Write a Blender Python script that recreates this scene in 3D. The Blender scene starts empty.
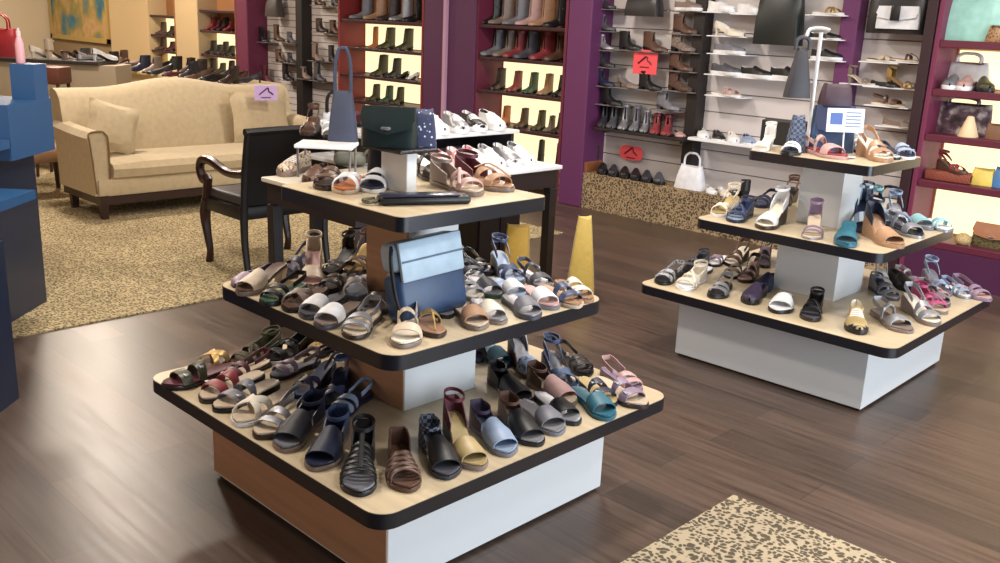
import bpy, bmesh, math, random
from math import sin, cos, pi, radians
from mathutils import Vector, Matrix
random.seed(7)
C = bpy.context.scene.collection
# ------------------------------------------------------------ camera model (X runs along the back wall, Y into the shop)
CF, CP, CR, CH, CY = 940.3, radians(15.45), radians(2.52), 1.516, radians(44)
FW = Vector((-sin(CY)*cos(CP), cos(CY)*cos(CP), -sin(CP)))
RT = Vector((cos(CY), sin(CY), 0))
UP = RT.cross(FW)
CR_ = RT*cos(CR)+UP*sin(CR); CU_ = -RT*sin(CR)+UP*cos(CR)
EYE = Vector((0, 0, CH))
def ray(px, py): return FW + CR_*((px-500)/CF) - CU_*((py-281.5)/CF)
def P(px, py, z=0.0):                      # where a sight line meets the height z
    d = ray(px, py); return EYE + d*((z-CH)/d.z)
def PY(px, py, y):                         # ... meets the wall plane Y = y
    d = ray(px, py); return EYE + d*(y/d.y)
def PX(px, py, x):
    d = ray(px, py); return EYE + d*(x/d.x)
# ------------------------------------------------------------ materials
def lin(c):
    return tuple(((v/255)/12.92 if v/255 <= .04045 else ((v/255+.055)/1.055)**2.4) for v in c)+(1,)
MC = {}
def mat(col, rough=.5, kind='plain', metal=0.0, key=None):
    k = key or (tuple(col), rough, kind, metal)
    if k in MC: return MC[k]
    m = bpy.data.materials.new(str(kind)); m.use_nodes = True
    n = m.node_tree.nodes; l = m.node_tree.links; b = n['Principled BSDF']
    b.inputs['Base Color'].default_value = lin(col); b.inputs['Roughness'].default_value = rough; b.inputs['Metallic'].default_value = metal
    tc = n.new('ShaderNodeTexCoord')
    def ramp(fac, stops):
        r = n.new('ShaderNodeValToRGB'); e = r.color_ramp.elements
        while len(e) < len(stops): e.new(.5)
        for q, (p, c) in zip(e, stops): q.position = p; q.color = lin(c) if len(c) == 3 else c
        l.new(fac, r.inputs[0]); return r
    def noise(scale, detail=3, vec=None, sc=None):
        t = n.new('ShaderNodeTexNoise'); t.inputs['Scale'].default_value = scale; t.inputs['Detail'].default_value = detail
        src = vec or tc.outputs['Object']
        if sc:
            mp = n.new('ShaderNodeMapping'); mp.inputs['Scale'].default_value = sc; l.new(src, mp.inputs[0]); src = mp.outputs[0]
        l.new(src, t.inputs['Vector']); return t
    def bump(h, s=.2, d=.01):
        q = n.new('ShaderNodeBump'); q.inputs['Strength'].default_value = s; q.inputs['Distance'].default_value = d
        l.new(h, q.inputs['Height']); l.new(q.outputs[0], b.inputs['Normal'])
    dk = tuple(max(0, v*.95) for v in col); lt = tuple(min(255, v*1.03+1) for v in col)
    if kind == 'leather':
        t = noise(18, 2); r = ramp(t.outputs[0], [(.3, dk), (.7, lt)]); l.new(r.outputs[0], b.inputs['Base Color']); bump(noise(260, 2).outputs[0], .12, .001)
    elif kind == 'fabric':
        t = noise(25, 4); r = ramp(t.outputs[0], [(.3, tuple(v*.97 for v in col)), (.7, lt)]); l.new(r.outputs[0], b.inputs['Base Color'])
        bump(noise(400, 2).outputs[0], .25, .002); b.inputs['Sheen Weight'].default_value = .2
    elif kind == 'cork':
        t = noise(220, 3); r = ramp(t.outputs[0], [(.35, tuple(v*.6 for v in col)), (.6, lt)]); l.new(r.outputs[0], b.inputs['Base Color'])
    elif kind == 'snake':
        t = n.new('ShaderNodeTexVoronoi'); t.inputs['Scale'].default_value = 70; l.new(tc.outputs['Object'], t.inputs[0])
        r = ramp(t.outputs[0], [(.2, tuple(v*.3 for v in col)), (.5, lt)]); l.new(r.outputs[0], b.inputs['Base Color'])
    elif kind == 'stripe':
        t = n.new('ShaderNodeTexWave'); t.inputs['Scale'].default_value = 9; t.inputs['Distortion'].default_value = .4; l.new(tc.outputs['Object'], t.inputs[0])
        r = ramp(t.outputs[0], [(.35, col), (.45, (25, 40, 80)), (.6, (215, 228, 235))]); l.new(r.outputs[0], b.inputs['Base Color'])
    elif kind == 'plaid':
        ck = n.new('ShaderNodeTexChecker'); ck.inputs['Scale'].default_value = 75; ck.inputs['Color1'].default_value = lin(col); ck.inputs['Color2'].default_value = lin((96, 104, 122))
        l.new(tc.outputs['Object'], ck.inputs[0]); l.new(ck.outputs[0], b.inputs['Base Color'])
    elif kind == 'floral':
        t = n.new('ShaderNodeTexVoronoi'); t.inputs['Scale'].default_value = 75; l.new(tc.outputs['Object'], t.inputs[0])
        r = ramp(t.outputs[0], [(.18, (215, 220, 230)), (.3, (30, 40, 90)), (.45, col)]); l.new(r.outputs[0], b.inputs['Base Color'])
    elif kind in ('leopard', 'leopard2'):
        q1, q2 = (.48, .54) if kind == 'leopard' else (.54, .60)
        nz = noise(14, 2); mx = n.new('ShaderNodeMixRGB'); mx.inputs[0].default_value = .05; l.new(tc.outputs['Object'], mx.inputs[1]); l.new(nz.outputs['Color'], mx.inputs[2])
        t = n.new('ShaderNodeTexVoronoi'); t.inputs['Scale'].default_value = 60 if kind == 'leopard' else 72; t.inputs['Randomness'].default_value = .75; l.new(mx.outputs[0], t.inputs[0])
        r = ramp(t.outputs['Distance'], [(.0, tuple(v*.72 for v in col)), (.14, tuple(v*q1 for v in col)), (.42, tuple(v*q2 for v in col)), (.54, col)])
        big = noise(3, 3); r2 = ramp(big.outputs[0], [(.3, (232, 232, 232)), (.7, (255, 255, 255))])
        m2 = n.new('ShaderNodeMixRGB'); m2.blend_type = 'MULTIPLY'; m2.inputs[0].default_value = 1; l.new(r.outputs[0], m2.inputs[1]); l.new(r2.outputs[0], m2.inputs[2])
        l.new(m2.outputs[0], b.inputs['Base Color']); bump(noise(300, 2).outputs[0], .6, .006); b.inputs['Specular IOR Level'].default_value = .1
    elif kind == 'planks':
        mp = n.new('ShaderNodeMapping'); l.new(tc.outputs['Object'], mp.inputs[0])
        br = n.new('ShaderNodeTexBrick'); br.inputs['Scale'].default_value = 1; br.inputs['Brick Width'].default_value = 1.25; br.inputs['Row Height'].default_value = .165
        br.inputs['Mortar Size'].default_value = .0016; br.inputs['Mortar Smooth'].default_value = .2; br.offset = .37
        br.inputs['Color1'].default_value = lin((100, 82, 72)); br.inputs['Color2'].default_value = lin((76, 64, 57)); br.inputs['Mortar'].default_value = lin((60, 50, 46)); br.inputs['Bias'].default_value = -.1
        l.new(mp.outputs[0], br.inputs[0])
        g = noise(5, 6, sc=(.5, 9, 1)); r = ramp(g.outputs[0], [(.28, (168, 160, 154)), (.5, (222, 216, 210)), (.72, (255, 250, 244))])
        mx = n.new('ShaderNodeMixRGB'); mx.blend_type = 'MULTIPLY'; mx.inputs[0].default_value = .9; l.new(br.outputs[0], mx.inputs[1]); l.new(r.outputs[0], mx.inputs[2])
        l.new(mx.outputs[0], b.inputs['Base Color']); rr = n.new('ShaderNodeMapRange'); rr.inputs[3].default_value = rough-.06; rr.inputs[4].default_value = rough+.12
        l.new(g.outputs[0], rr.inputs[0]); l.new(rr.outputs[0], b.inputs['Roughness']); bump(br.outputs['Fac'], -.25, .002); b.inputs['Specular IOR Level'].default_value = .6
    elif kind == 'maple':
        g = noise(3, 4, sc=(1.0, 14, 14)); r = ramp(g.outputs[0], [(.3, tuple(v*.95 for v in col)), (.7, lt)]); l.new(r.outputs[0], b.inputs['Base Color'])
    elif kind == 'painting':
        t = noise(2.2, 5); r = ramp(t.outputs[0], [(.3, (70, 62, 30)), (.42, (60, 120, 140)), (.5, (150, 135, 70)), (.62, (200, 160, 110)), (.8, (120, 90, 50))])
        l.new(r.outputs[0], b.inputs['Base Color'])
    elif kind == 'print':
        t = noise(14, 5); r = ramp(t.outputs[0], [(.35, (50, 35, 40)), (.5, col), (.65, (200, 190, 180))]); l.new(r.outputs[0], b.inputs['Base Color'])
    elif kind == 'weave':
        t = n.new('ShaderNodeTexWave'); t.inputs['Scale'].default_value = 40; l.new(tc.outputs['Object'], t.inputs[0])
        r = ramp(t.outputs[0], [(.3, tuple(v*.45 for v in col)), (.6, col)]); l.new(r.outputs[0], b.inputs['Base Color'])
    elif kind == 'light':
        b.inputs['Emission Color'].default_value = lin(col); b.inputs['Emission Strength'].default_value = metal; b.inputs['Metallic'].default_value = 0
    MC[k] = m; return m
COL = dict(black=(22, 21, 24), char=(44, 44, 50), navy=(30, 35, 58), blue=(56, 68, 100), denim=(60, 80, 112), lblue=(140, 156, 182), teal=(44, 98, 116), mint=(140, 184, 190),
    brown=(84, 58, 46), dbrown=(50, 36, 32), tan=(164, 126, 96), beige=(196, 178, 156), cream=(222, 212, 194), white=(226, 226, 228), silver=(160, 160, 166), grey=(112, 112, 120),
    purple=(58, 48, 68), mauve=(134, 114, 134), red=(138, 54, 58), pink=(208, 150, 152), hot=(180, 78, 120), olive=(66, 64, 42), gold=(170, 140, 88), yellow=(172, 150, 104), taupe=(124, 108, 100), wine=(84, 34, 46), green=(52, 84, 66), dgrey=(74, 74, 82), rose=(184, 148, 144), orange=(190, 112, 62))
def M(tok):
    if not isinstance(tok, str): return tok
    a = tok.split(':'); kind = a[1] if len(a) > 1 else 'leather'
    met = .6 if a[0] in ('silver', 'gold') and kind == 'leather' else 0
    return mat(COL[a[0]], .42 if kind == 'leather' else .75, kind, met)
# ------------------------------------------------------------ mesh building
class MB:
    def __init__(s): s.v = []; s.f = []; s.m = []
    def add(s, vs, fs, mi=0):
        o = len(s.v); s.v += [tuple(v) for v in vs]
        for k, f in enumerate(fs): s.f.append(tuple(i+o for i in f)); s.m.append(mi if isinstance(mi, int) else mi[k])
        return s
    def loft(s, rings, closed=True, cap=True, mi=0, mf=None):
        n = len(rings[0]); vs = [p for r in rings for p in r]; fs = []; ms = []
        for i in range(len(rings)-1):
            for j in range(n if closed else n-1):
                k = (j+1) % n; fs.append((i*n+j, i*n+k, (i+1)*n+k, (i+1)*n+j)); ms.append(mf(i, j) if mf else mi)
        if cap and closed:
            fs.append(tuple(reversed(range(n)))); fs.append(tuple((len(rings)-1)*n+j for j in range(n))); ms += [mi, mi]
        return s.add(vs, fs, ms)
    def box(s, x0, x1, y0, y1, z0, z1, mi=0):
        v = [(x, y, z) for z in (z0, z1) for y in (y0, y1) for x in (x0, x1)]
        return s.add(v, [(0, 2, 3, 1), (4, 5, 7, 6), (0, 1, 5, 4), (2, 6, 7, 3), (0, 4, 6, 2), (1, 3, 7, 5)], mi)
    def rbox(s, x0, x1, y0, y1, z0, z1, r=.01, seg=2, mi=0):
        bm = bmesh.new(); bmesh.ops.create_cube(bm, size=1)
        for v in bm.verts: v.co = Vector(((x0+x1)/2+v.co.x*(x1-x0), (y0+y1)/2+v.co.y*(y1-y0), (z0+z1)/2+v.co.z*(z1-z0)))
        r = min(r, .49*min(x1-x0, y1-y0, z1-z0))
        bmesh.ops.bevel(bm, geom=list(bm.edges), offset=r, segments=seg, profile=.5, affect='EDGES')
        bm.verts.index_update(); s.add([v.co for v in bm.verts], [[v.index for v in f.verts] for f in bm.faces], mi); bm.free(); return s
    def tube(s, pts, rad, n=8, mi=0, sub=4, flat=1.0):
        pts = [Vector(p) for p in pts]; R = rad if isinstance(rad, (list, tuple)) else [rad]*len(pts)
        q = []; rr = []
        if sub > 1 and len(pts) > 2:
            for i in range(len(pts)-1):
                p0 = pts[max(i-1, 0)]; p1 = pts[i]; p2 = pts[i+1]; p3 = pts[min(i+2, len(pts)-1)]
                for k in range(sub):
                    t = k/sub; q.append(.5*((2*p1)+(p2-p0)*t+(2*p0-5*p1+4*p2-p3)*t*t+(3*p1-p0-3*p2+p3)*t**3)); rr.append(R[i]+(R[i+1]-R[i])*t)
            q.append(pts[-1]); rr.append(R[-1])
        else: q, rr = pts, list(R)
        rings = []; up = Vector((0, 0, 1)); ref = None
        for i, p in enumerate(q):
            d = (q[min(i+1, len(q)-1)]-q[max(i-1, 0)]).normalized()
            if ref is None: ref = d.cross(up); ref = ref.normalized() if ref.length > .05 else Vector((1, 0, 0))
            a = (ref-d*ref.dot(d)).normalized(); b2 = d.cross(a); ref = a
            rings.append([p+a*(rr[i]*cos(2*pi*k/n))+b2*(rr[i]*flat*sin(2*pi*k/n)) for k in range(n)])
        return s.loft(rings, mi=mi)
    def lathe(s, prof, n=16, c=(0, 0, 0), mi=0):
        return s.loft([[(c[0]+r*cos(2*pi*k/n), c[1]+r*sin(2*pi*k/n), c[2]+z) for k in range(n)] for r, z in prof], mi=mi)
    def prism(s, poly, z0, z1, mi=0):
        n = len(poly); v = [(x, y, z0) for x, y in poly]+[(x, y, z1) for x, y in poly]
        return s.add(v, [tuple(reversed(range(n))), tuple(range(n, 2*n))]+[(j, (j+1) % n, n+(j+1) % n, n+j) for j in range(n)], mi)
    def mesh(s, name, smooth=True):
        me = bpy.data.meshes.new(name); me.from_pydata(s.v, [], s.f); me.polygons.foreach_set('material_index', s.m)
        bm = bmesh.new(); bm.from_mesh(me); bmesh.ops.recalc_face_normals(bm, faces=bm.faces); bm.to_mesh(me); bm.free()
        me.polygons.foreach_set('use_smooth', [smooth]*len(me.polygons)); me.update()
        if smooth: me.set_sharp_from_angle(angle=radians(38))
        return me
def obj(name, mb, mats, parent=None, smooth=True, loc=None, rot=None):
    me = mb if isinstance(mb, bpy.types.Mesh) else mb.mesh(name, smooth)
    mats = mats if isinstance(mats, (list, tuple)) and not (len(mats) and isinstance(mats[0], int)) else [mats]
    if not me.materials:
        for m in mats: me.materials.append(M(m))
    o = bpy.data.objects.new(name, me); C.objects.link(o)
    if parent: o.parent = parent
    if loc is not None: o.location = loc
    if rot is not None: o.rotation_euler = (0, 0, rot) if not isinstance(rot, (tuple, list)) else rot
    return o
def tag(o, label, cat, group=None, kind=None):
    o['label'] = label; o['category'] = cat
    if group: o['group'] = group
    if kind: o['kind'] = kind
    return o
def thing(name, label, cat, loc=(0, 0, 0), rot=0, group=None):
    o = bpy.data.objects.new(name, None); C.objects.link(o); o.location = loc; o.empty_display_size = .05
    o.rotation_euler = rot if isinstance(rot, (tuple, list)) else (0, 0, rot)
    return tag(o, label, cat, group)
def struct(name, mb, m, parent=None, smooth=False):
    o = obj(name, mb, m, parent, smooth)
    if not parent: o['kind'] = 'structure'
    return o
# ------------------------------------------------------------ shoes: toe points along +Y, heel at the origin
SL = .28
def itp(keys, t):
    if t <= keys[0][0]: return keys[0][1]
    for (a, x), (b, y) in zip(keys, keys[1:]):
        if t <= b: return x+(y-x)*(t-a)/(b-a)
    return keys[-1][1]
TS = [0, .012, .045, .1, .18, .28, .38, .48, .58, .67, .76, .84, .9, .95, .985, 1]
def hw(t): return .049*itp([(0, .12), (.012, .3), (.045, .48), (.1, .6), (.2, .66), (.38, .62), (.5, .7), (.62, .9), (.73, 1), (.84, .95), (.91, .78), (.96, .52), (.985, .3), (1, .1)], t)
def cx(t): return .007*math.sin(pi*min(1, max(0, (t-.3)/.7)))-.004*max(0, t-.8)*5
def fh(t): return itp([(0, .08), (.3, .074), (.45, .06), (.58, .047), (.7, .037), (.82, .030), (.92, .025), (1, .017)], t)
def sole(b, p, g=1.0, dish=.003, mb=None):
    mb = mb or MB(); R = []
    for t in TS:
        w = hw(t)*g+(g-1)*.004; y = (t-.5)*(1+(g-1)*.4)*SL+.5*SL; x = cx(t); B = b(t); T = p(t)
        R.append([(x-w*.94, y, B), (x-w, y, B+(T-B)*.3), (x-w, y, T-.002), (x-w*.93, y, T), (x-w*.4, y, T-dish), (x+w*.4, y, T-dish), (x+w*.93, y, T), (x+w, y, T-.002), (x+w, y, B+(T-B)*.3), (x+w*.94, y, B)])
    return mb.loft(R)
def band(mb, tl, tr, wb, p, lift=0, th=.003, a0=0, a1=pi, puff=.002, mi=0):
    R = []
    for k in range(11):
        f = a0+(a1-a0)*k/10; t = tr+(tl-tr)*(f/pi); r = []
        for off, dt in ((th, -1), (th+puff, 0), (th, 1), (0, 1), (0, -1)):
            tt = min(.985, max(.02, t+dt*wb)); c = cos(f); s_ = max(0, sin(f))**.7
            r.append((cx(tt)+(hw(tt)*.97+off)*c, tt*SL, p(tt)-.006+(fh(tt)+lift+off)*s_))
        R.append(r)
    return mb.loft(R, mi=mi)
def back(mb, ts, z0, z1, p, th=.003, mi=0):
    L = [(t, s) for s, seq in ((-1, [ts, ts*.7, ts*.45, ts*.22, ts*.08]), (1, [ts*.08, ts*.22, ts*.45, ts*.7, ts])) for t in seq]
    R = []
    for t, s in L:
        k = 1-t/ts; a = p(t)+z0(k); b2 = p(t)+z1(k); w = max(hw(t), .010)*.95; y = t*SL+(.004 if t < ts*.1 else 0)
        R.append([(cx(t)+s*(w), y, a), (cx(t)+s*(w+th), y-(th if t < .05 else 0), a), (cx(t)+s*(w*.93+th), y-(th if t < .05 else 0), b2), (cx(t)+s*(w*.93), y, b2)])
    return mb.loft(R, mi=mi)
def ankle(mb, z, p, ry=.042, rx=.031, h=.006, cy=.17, tilt=.12):
    R = []
    for k in range(17):
        a = 2*pi*k/16; r = []
        for o, dz in ((0, -h), (.003, -h), (.003, h), (0, h)):
            y = cy*SL+(ry+o)*sin(a); r.append(((rx+o)*cos(a), y, p(.15)+z+dz-tilt*(ry+o)*sin(a)))
        R.append(r)
    return mb.loft(R, cap=False)
def upper(mb, p, col, topen, grow=1.0, vamp=1.0, lean=0, inset=.93, toe=None, t0=0, t1=1.0):
    # col(t): collar height for t < topen ; closed vamp beyond
    R = []; op = []
    ts = sorted(set([t for t in TS if t0 <= t <= t1]+[topen, topen+.02, t0, t1]))
    for t in ts:
        w = hw(t)*grow; y = t*SL; x = cx(t); z0 = p(t)-.008; n = 11; r = []
        if t <= topen:
            c = col(t); wi = w*inset if c < .09 else .033*(1 if t > .03 else .6)
            sh = lean*c
            if c >= .09: wi = max(.012, .036*math.sqrt(max(.02, 1-((t-.2)/.22)**2)))
            L = [(w, 0), (w*1.03, min(c*.4, .03)), (wi, c), (wi-.004, c-.002), (wi*.8, .012), (0, .008)]
            for k in range(11):
                a, h = L[k] if k < 6 else L[10-k]; s = -1 if k < 5 else 1
                r.append((x+(s*max(a, .002) if k != 5 else 0), y+sh*(h/c if c else 0), z0+h))
            op.append(True)
        else:
            H = fh(t)*vamp if toe is None or t < .8 else max(fh(t)*vamp, toe)
            e = 1 if t < .97 else .75
            for k in range(11):
                f = pi-pi*k/10; r.append((x+w*1.02*cos(f), y, z0+.006+H*e*max(0, sin(f))**.75 if 0 < k < 10 else z0))
            op.append(False)
        R.append(r)
    return mb.loft(R, closed=False, cap=False, mf=lambda i, j: 1 if (op[i] and op[i+1] and 3 <= j <= 6) else 0)
flat = lambda t: .022+.006*(1-min(1, t/.5))
def slope(h, toe=.014): return lambda t: toe+h*(.5+.5*cos(pi*min(1, max(0, t-.08)/.6)))
Z0 = lambda t: 0.0
def mk(kind):
    """list of (part name, mesh, [colour keys])"""
    p = flat; out = []
    def part(nm, mb, *ks): out.append((nm, mb.mesh(nm), ks))
    if kind in ('slide', 'slides', 'cross', 'thong', 'sling', 'peep', 'glad', 'huarache', 'double', 'sport'):
        part('sole', sole(Z0, lambda t: p(t)-.007, 1.05), 's'); part('footbed', sole(lambda t: p(t)-.007, p, .97), 'i')
        def strap(nm, tl, tr, wb, lift=0, **k): m_ = MB(); band(m_, tl, tr, wb, p, lift, **k); part(nm, m_, 'u')
        def heelstrap(ts, a_, b_, key='u', th=.003, nm='heel_strap'): m_ = MB(); back(m_, ts, a_, b_, p, th); part(nm, m_, key)
        def anklestrap(z, key='u'): m_ = MB(); ankle(m_, z, p); part('ankle_strap', m_, key)
        if kind == 'slide': strap('upper', .70, .70, .13)
        if kind == 'slides':
            strap('front_strap', .77, .77, .065); strap('rear_strap', .55, .55, .06)
            for t in (.77, .55): part('buckle', MB().rbox(hw(t)*.6, hw(t)*.95, t*SL-.008, t*SL+.008, p(t)+fh(t)*.66, p(t)+fh(t)*.84, .002), 'x')
        if kind == 'double': strap('front_strap', .80, .80, .05); strap('instep_strap', .60, .66, .05); heelstrap(.42, lambda k: .018+.02*k, lambda k: .036+.022*k)
        if kind == 'cross': strap('cross_strap', .82, .52, .055); strap('cross_strap', .52, .82, .055, .002)
        if kind == 'thong': m = MB(); band(m, .58, .58, .05, p, 0, .003); m.tube([(0, .9*SL, p(.9)), (0, .8*SL, p(.8)+.03), (0, .6*SL, p(.6)+.052)], .004, 6); part('upper', m, 'u')
        if kind == 'sling':
            strap('front_strap', .74, .74, .08); strap('instep_strap', .38, .46, .035); heelstrap(.42, lambda k: .02+.02*k, lambda k: .036+.024*k); part('buckle', MB().rbox(.028, .036, .40*SL, .47*SL, .05, .068, .002), 'x')
        if kind == 'peep': strap('upper', .66, .66, .2); heelstrap(.40, lambda k: -.004, lambda k: .028+.045*k, 'h', .004, 'heel_counter'); anklestrap(.056, 'h')
        if kind == 'glad':
            m = MB()
            for t in (.82, .74, .66, .58, .50, .42): band(m, t, t, .022, p, .002)
            m.tube([(0, .84*SL, p(.8)+.042), (0, .66*SL, p(.66)+.058), (0, .4*SL, p(.4)+.085)], .007, 6, flat=.5); part('upper', m, 'u'); heelstrap(.36, lambda k: -.004, lambda k: .04+.045*k, 'h', .004, 'heel_counter'); anklestrap(.085, 'h')
        if kind == 'huarache':
            m = MB()
            for q in range(4): band(m, .86-.08*q, .74-.08*q, .02, p, .001); band(m, .74-.08*q, .86-.08*q, .02, p, .003)
            part('upper', m, 'u'); heelstrap(.42, lambda k: -.004, lambda k: .04+.02*k, 'h', .004, 'heel_counter')
        if kind == 'sport':
            strap('front_strap', .80, .80, .055, .001); strap('instep_strap', .60, .56, .05)
            m = MB(); m.tube([(-hw(.7)*.9, .82*SL, .04), (-.004, .6*SL, p(.6)+.056), (hw(.5)*.8, .45*SL, .062)], .006, 6, flat=.5); part('cross_strap', m, 'u')
            heelstrap(.45, lambda k: -.004, lambda k: .03+.035*k, 'h', .005, 'heel_counter'); anklestrap(.07, 'h')
    elif kind in ('wedge', 'wedgex', 'espadrille', 'heel', 'mule'):
        h = dict(wedge=.055, wedgex=.06, espadrille=.075, heel=.065, mule=.05)[kind]; p = slope(h, .024 if kind != 'heel' else .014)
        def strap(nm, tl, tr, wb, lift=0, **k): m_ = MB(); band(m_, tl, tr, wb, p, lift, **k); part(nm, m_, 'u')
        def heelstrap(ts, a_, b_, key='u', th=.003, nm='heel_strap'): m_ = MB(); back(m_, ts, a_, b_, p, th); part(nm, m_, key)
        def anklestrap(z, key='u'): m_ = MB(); ankle(m_, z, p); part('ankle_strap', m_, key)
        if kind in ('heel', 'mule'):
            part('sole', sole(lambda t: p(t)-.014 if t < .6 else max(0, p(t)-.014)*max(0, (.72-t)/.12) if t < .72 else 0, lambda t: p(t)-.006, 1.03), 's')
            m = MB(); m.loft([[(x*k, .03+y*k, z) for x, y in [(-.022, -.02), (.022, -.02), (.026, .02), (-.026, .02)]] for k, z in ((.75, 0), (.72, .02), (1.0, p(.1)-.012))]); part('heel', m, 'x')
        else: part('sole', sole(Z0, lambda t: p(t)-.006, 1.05), 's')
        part('footbed', sole(lambda t: p(t)-.006, p, .97), 'i')
        if kind == 'wedge': strap('front_strap', .78, .78, .07); strap('instep_strap', .56, .56, .05); heelstrap(.4, lambda k: .016+.02*k, lambda k: .036+.024*k)
        if kind == 'wedgex': strap('cross_strap', .82, .55, .05); strap('cross_strap', .55, .82, .05, .002); heelstrap(.38, lambda k: .02+.02*k, lambda k: .036+.03*k); anklestrap(.07)
        if kind == 'espadrille': strap('upper', .72, .72, .14); heelstrap(.36, lambda k: -.004, lambda k: .03+.03*k, 'h', .004, 'heel_counter'); anklestrap(.075, 'h')
        if kind == 'heel': strap('front_strap', .80, .80, .035); strap('instep_strap', .66, .66, .03); anklestrap(.075); heelstrap(.2, lambda k: -.004, lambda k: .05+.03*k, 'u', .003, 'heel_counter')
        if kind == 'mule': strap('upper', .70, .70, .17)
    elif kind in ('sneaker', 'slipon', 'loafer', 'clog', 'flat', 'pump'):
        if kind == 'pump': p = slope(.055, .012)
        elif kind == 'flat': p = lambda t: .012
        else: p = lambda t: .028
        if kind == 'pump':
            part('sole', sole(lambda t: p(t)-.012 if t < .6 else max(0, p(t)-.012)*max(0, (.72-t)/.12) if t < .72 else 0, lambda t: p(t)-.004, 1.0), 's')
            m = MB(); m.loft([[(x*k, .022+y*k, z) for x, y in [(-.016, -.014), (.016, -.014), (.018, .014), (-.018, .014)]] for k, z in ((.5, 0), (.5, .03), (1.1, p(.08)-.008))]); part('heel', m, 'x')
        else: part('sole', sole(Z0, lambda t: p(t)-.002, 1.07 if kind != 'flat' else 1.02), 's')
        cfn = dict(sneaker=lambda t: .062+.012*max(0, 1-t/.12), slipon=lambda t: .05+.01*max(0, 1-t/.15), loafer=lambda t: .048+.008*max(0, 1-t/.15), clog=lambda t: .028+.012*max(0, 1-t/.3), flat=lambda t: .036+.014*max(0, 1-t/.12), pump=lambda t: .036+.014*max(0, 1-t/.12))[kind]
        m = upper(MB(), p, cfn, dict(sneaker=.4, slipon=.42, loafer=.44, clog=.44, flat=.62, pump=.6)[kind], 1.0, 1.02 if kind != 'clog' else 1.12); part('upper', m, 'u', 'l')
        if kind == 'sneaker':
            m = MB()
            for t in (.5, .56, .62, .68): band(m, t, t, .011, p, .003, .003, a0=pi*.28, a1=pi*.72)
            part('laces', m, 'x'); m = MB(); band(m, .93, .93, .05, p, -.002, .003); part('toe_cap', m, 's')
        if kind == 'loafer': m = MB(); band(m, .56, .56, .035, p, .003); part('strap', m, 'x')
    elif kind in ('bootie', 'boot', 'tall'):
        p = slope(.035, .016)
        part('sole', sole(lambda t: p(t)-.018 if t < .6 else max(0, p(t)-.016)*max(0, (.75-t)/.15) if t < .75 else 0, lambda t: p(t)-.004, 1.04), 's')
        m = MB(); m.loft([[(x*k, .036+y*k, z) for x, y in [(-.025, -.028), (.025, -.028), (.028, .026), (-.028, .026)]] for k, z in ((.85, 0), (.85, .02), (1.0, p(.1)-.014))]); part('heel', m, 'x')
        H = dict(bootie=.13, boot=.19, tall=.36)[kind]
        m = upper(MB(), p, lambda t: H+.0*t, .42, 1.0, 1.1, lean=-.03 if kind == 'bootie' else 0); part('upper', m, 'u', 'l')
        if kind != 'tall':
            m = MB(); ankle(m, H-.02, p, .057, .037, .010, .2, 0); part('cuff', m, 'h')
        else: m = MB(); ankle(m, H*.32, p, .06, .038, .007, .2, 0); part('strap', m, 'h')
    return out
SNAME = dict(slide='slide_sandal', slides='strapped_slide', cross='cross_strap_sandal', thong='thong_sandal', sling='slingback_sandal', peep='open_toe_sandal', glad='gladiator_sandal', huarache='woven_sandal', double='strappy_sandal', sport='sport_sandal',
    wedge='wedge_sandal', wedgex='wedge_sandal', espadrille='espadrille', heel='heeled_sandal', mule='mule', sneaker='sneaker', slipon='slip_on_shoe', loafer='loafer', clog='clog', flat='ballet_flat', pump='pump', bootie='ankle_boot', boot='ankle_boot', tall='tall_boot')
KEYS = {}; PROTO = {}; NSH = [0]
ORD = ['first', 'second', 'third', 'fourth', 'fifth', 'sixth', 'seventh', 'eighth', 'ninth', 'tenth', 'eleventh', 'twelfth', 'thirteenth', 'fourteenth', 'fifteenth', 'sixteenth', 'seventeenth', 'eighteenth', 'nineteenth', 'twentieth']
def shoe(kind, cols, label, loc, ang, scale=1.0, group=None, pitch=0, side=1, roll=0):
    """cols: 'upper insole sole [other]' ; ang = compass of the toe (rad)"""
    c = cols.split(); u = c[0]; i_ = c[1] if len(c) > 1 else u; s_ = c[2] if len(c) > 2 else 'black'; h_ = c[3] if len(c) > 3 else u
    cm = dict(u=u, i=i_, s=s_, h=h_, x=(h_ if kind in ('loafer', 'pump', 'heel', 'mule') else s_ if kind in ('bootie', 'boot', 'tall') else 'white' if kind == 'sneaker' else 'silver'), l=i_)
    first = kind not in PROTO
    cat = {'bootie': 'boot', 'boot': 'boot', 'tall': 'boot', 'sneaker': 'sneaker', 'slipon': 'shoe', 'loafer': 'shoe', 'clog': 'clog', 'flat': 'shoe', 'pump': 'shoe', 'espadrille': 'shoe', 'mule': 'shoe'}.get(kind, 'sandal')
    if first:
        root = bpy.data.objects.new(SNAME[kind], None); C.objects.link(root); parts = []
        for nm, me, ks in mk(kind):
            for k in ks: me.materials.append(M('grey'))
            o = bpy.data.objects.new(nm, me); C.objects.link(o); o.parent = root; KEYS[me.name] = ks; parts.append(o)
        PROTO[kind] = (root, parts)
    else:
        r0, p0 = PROTO[kind]; root = r0.copy(); C.objects.link(root); parts = []
        for q in p0: o = q.copy(); C.objects.link(o); o.parent = root; parts.append(o)
    for o in parts:
        for k, sl in zip(KEYS[o.data.name], o.material_slots): sl.link = 'OBJECT'; sl.material = M(cm[k])
    d = Vector((cos(ang), sin(ang), 0)); root.location = Vector(loc)
    root.rotation_euler = (pitch, roll, ang-pi/2); sc = scale; root.scale = (sc*side, sc, sc)
    NSH[0] += 1
    return tag(root, label, cat, group)
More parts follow.
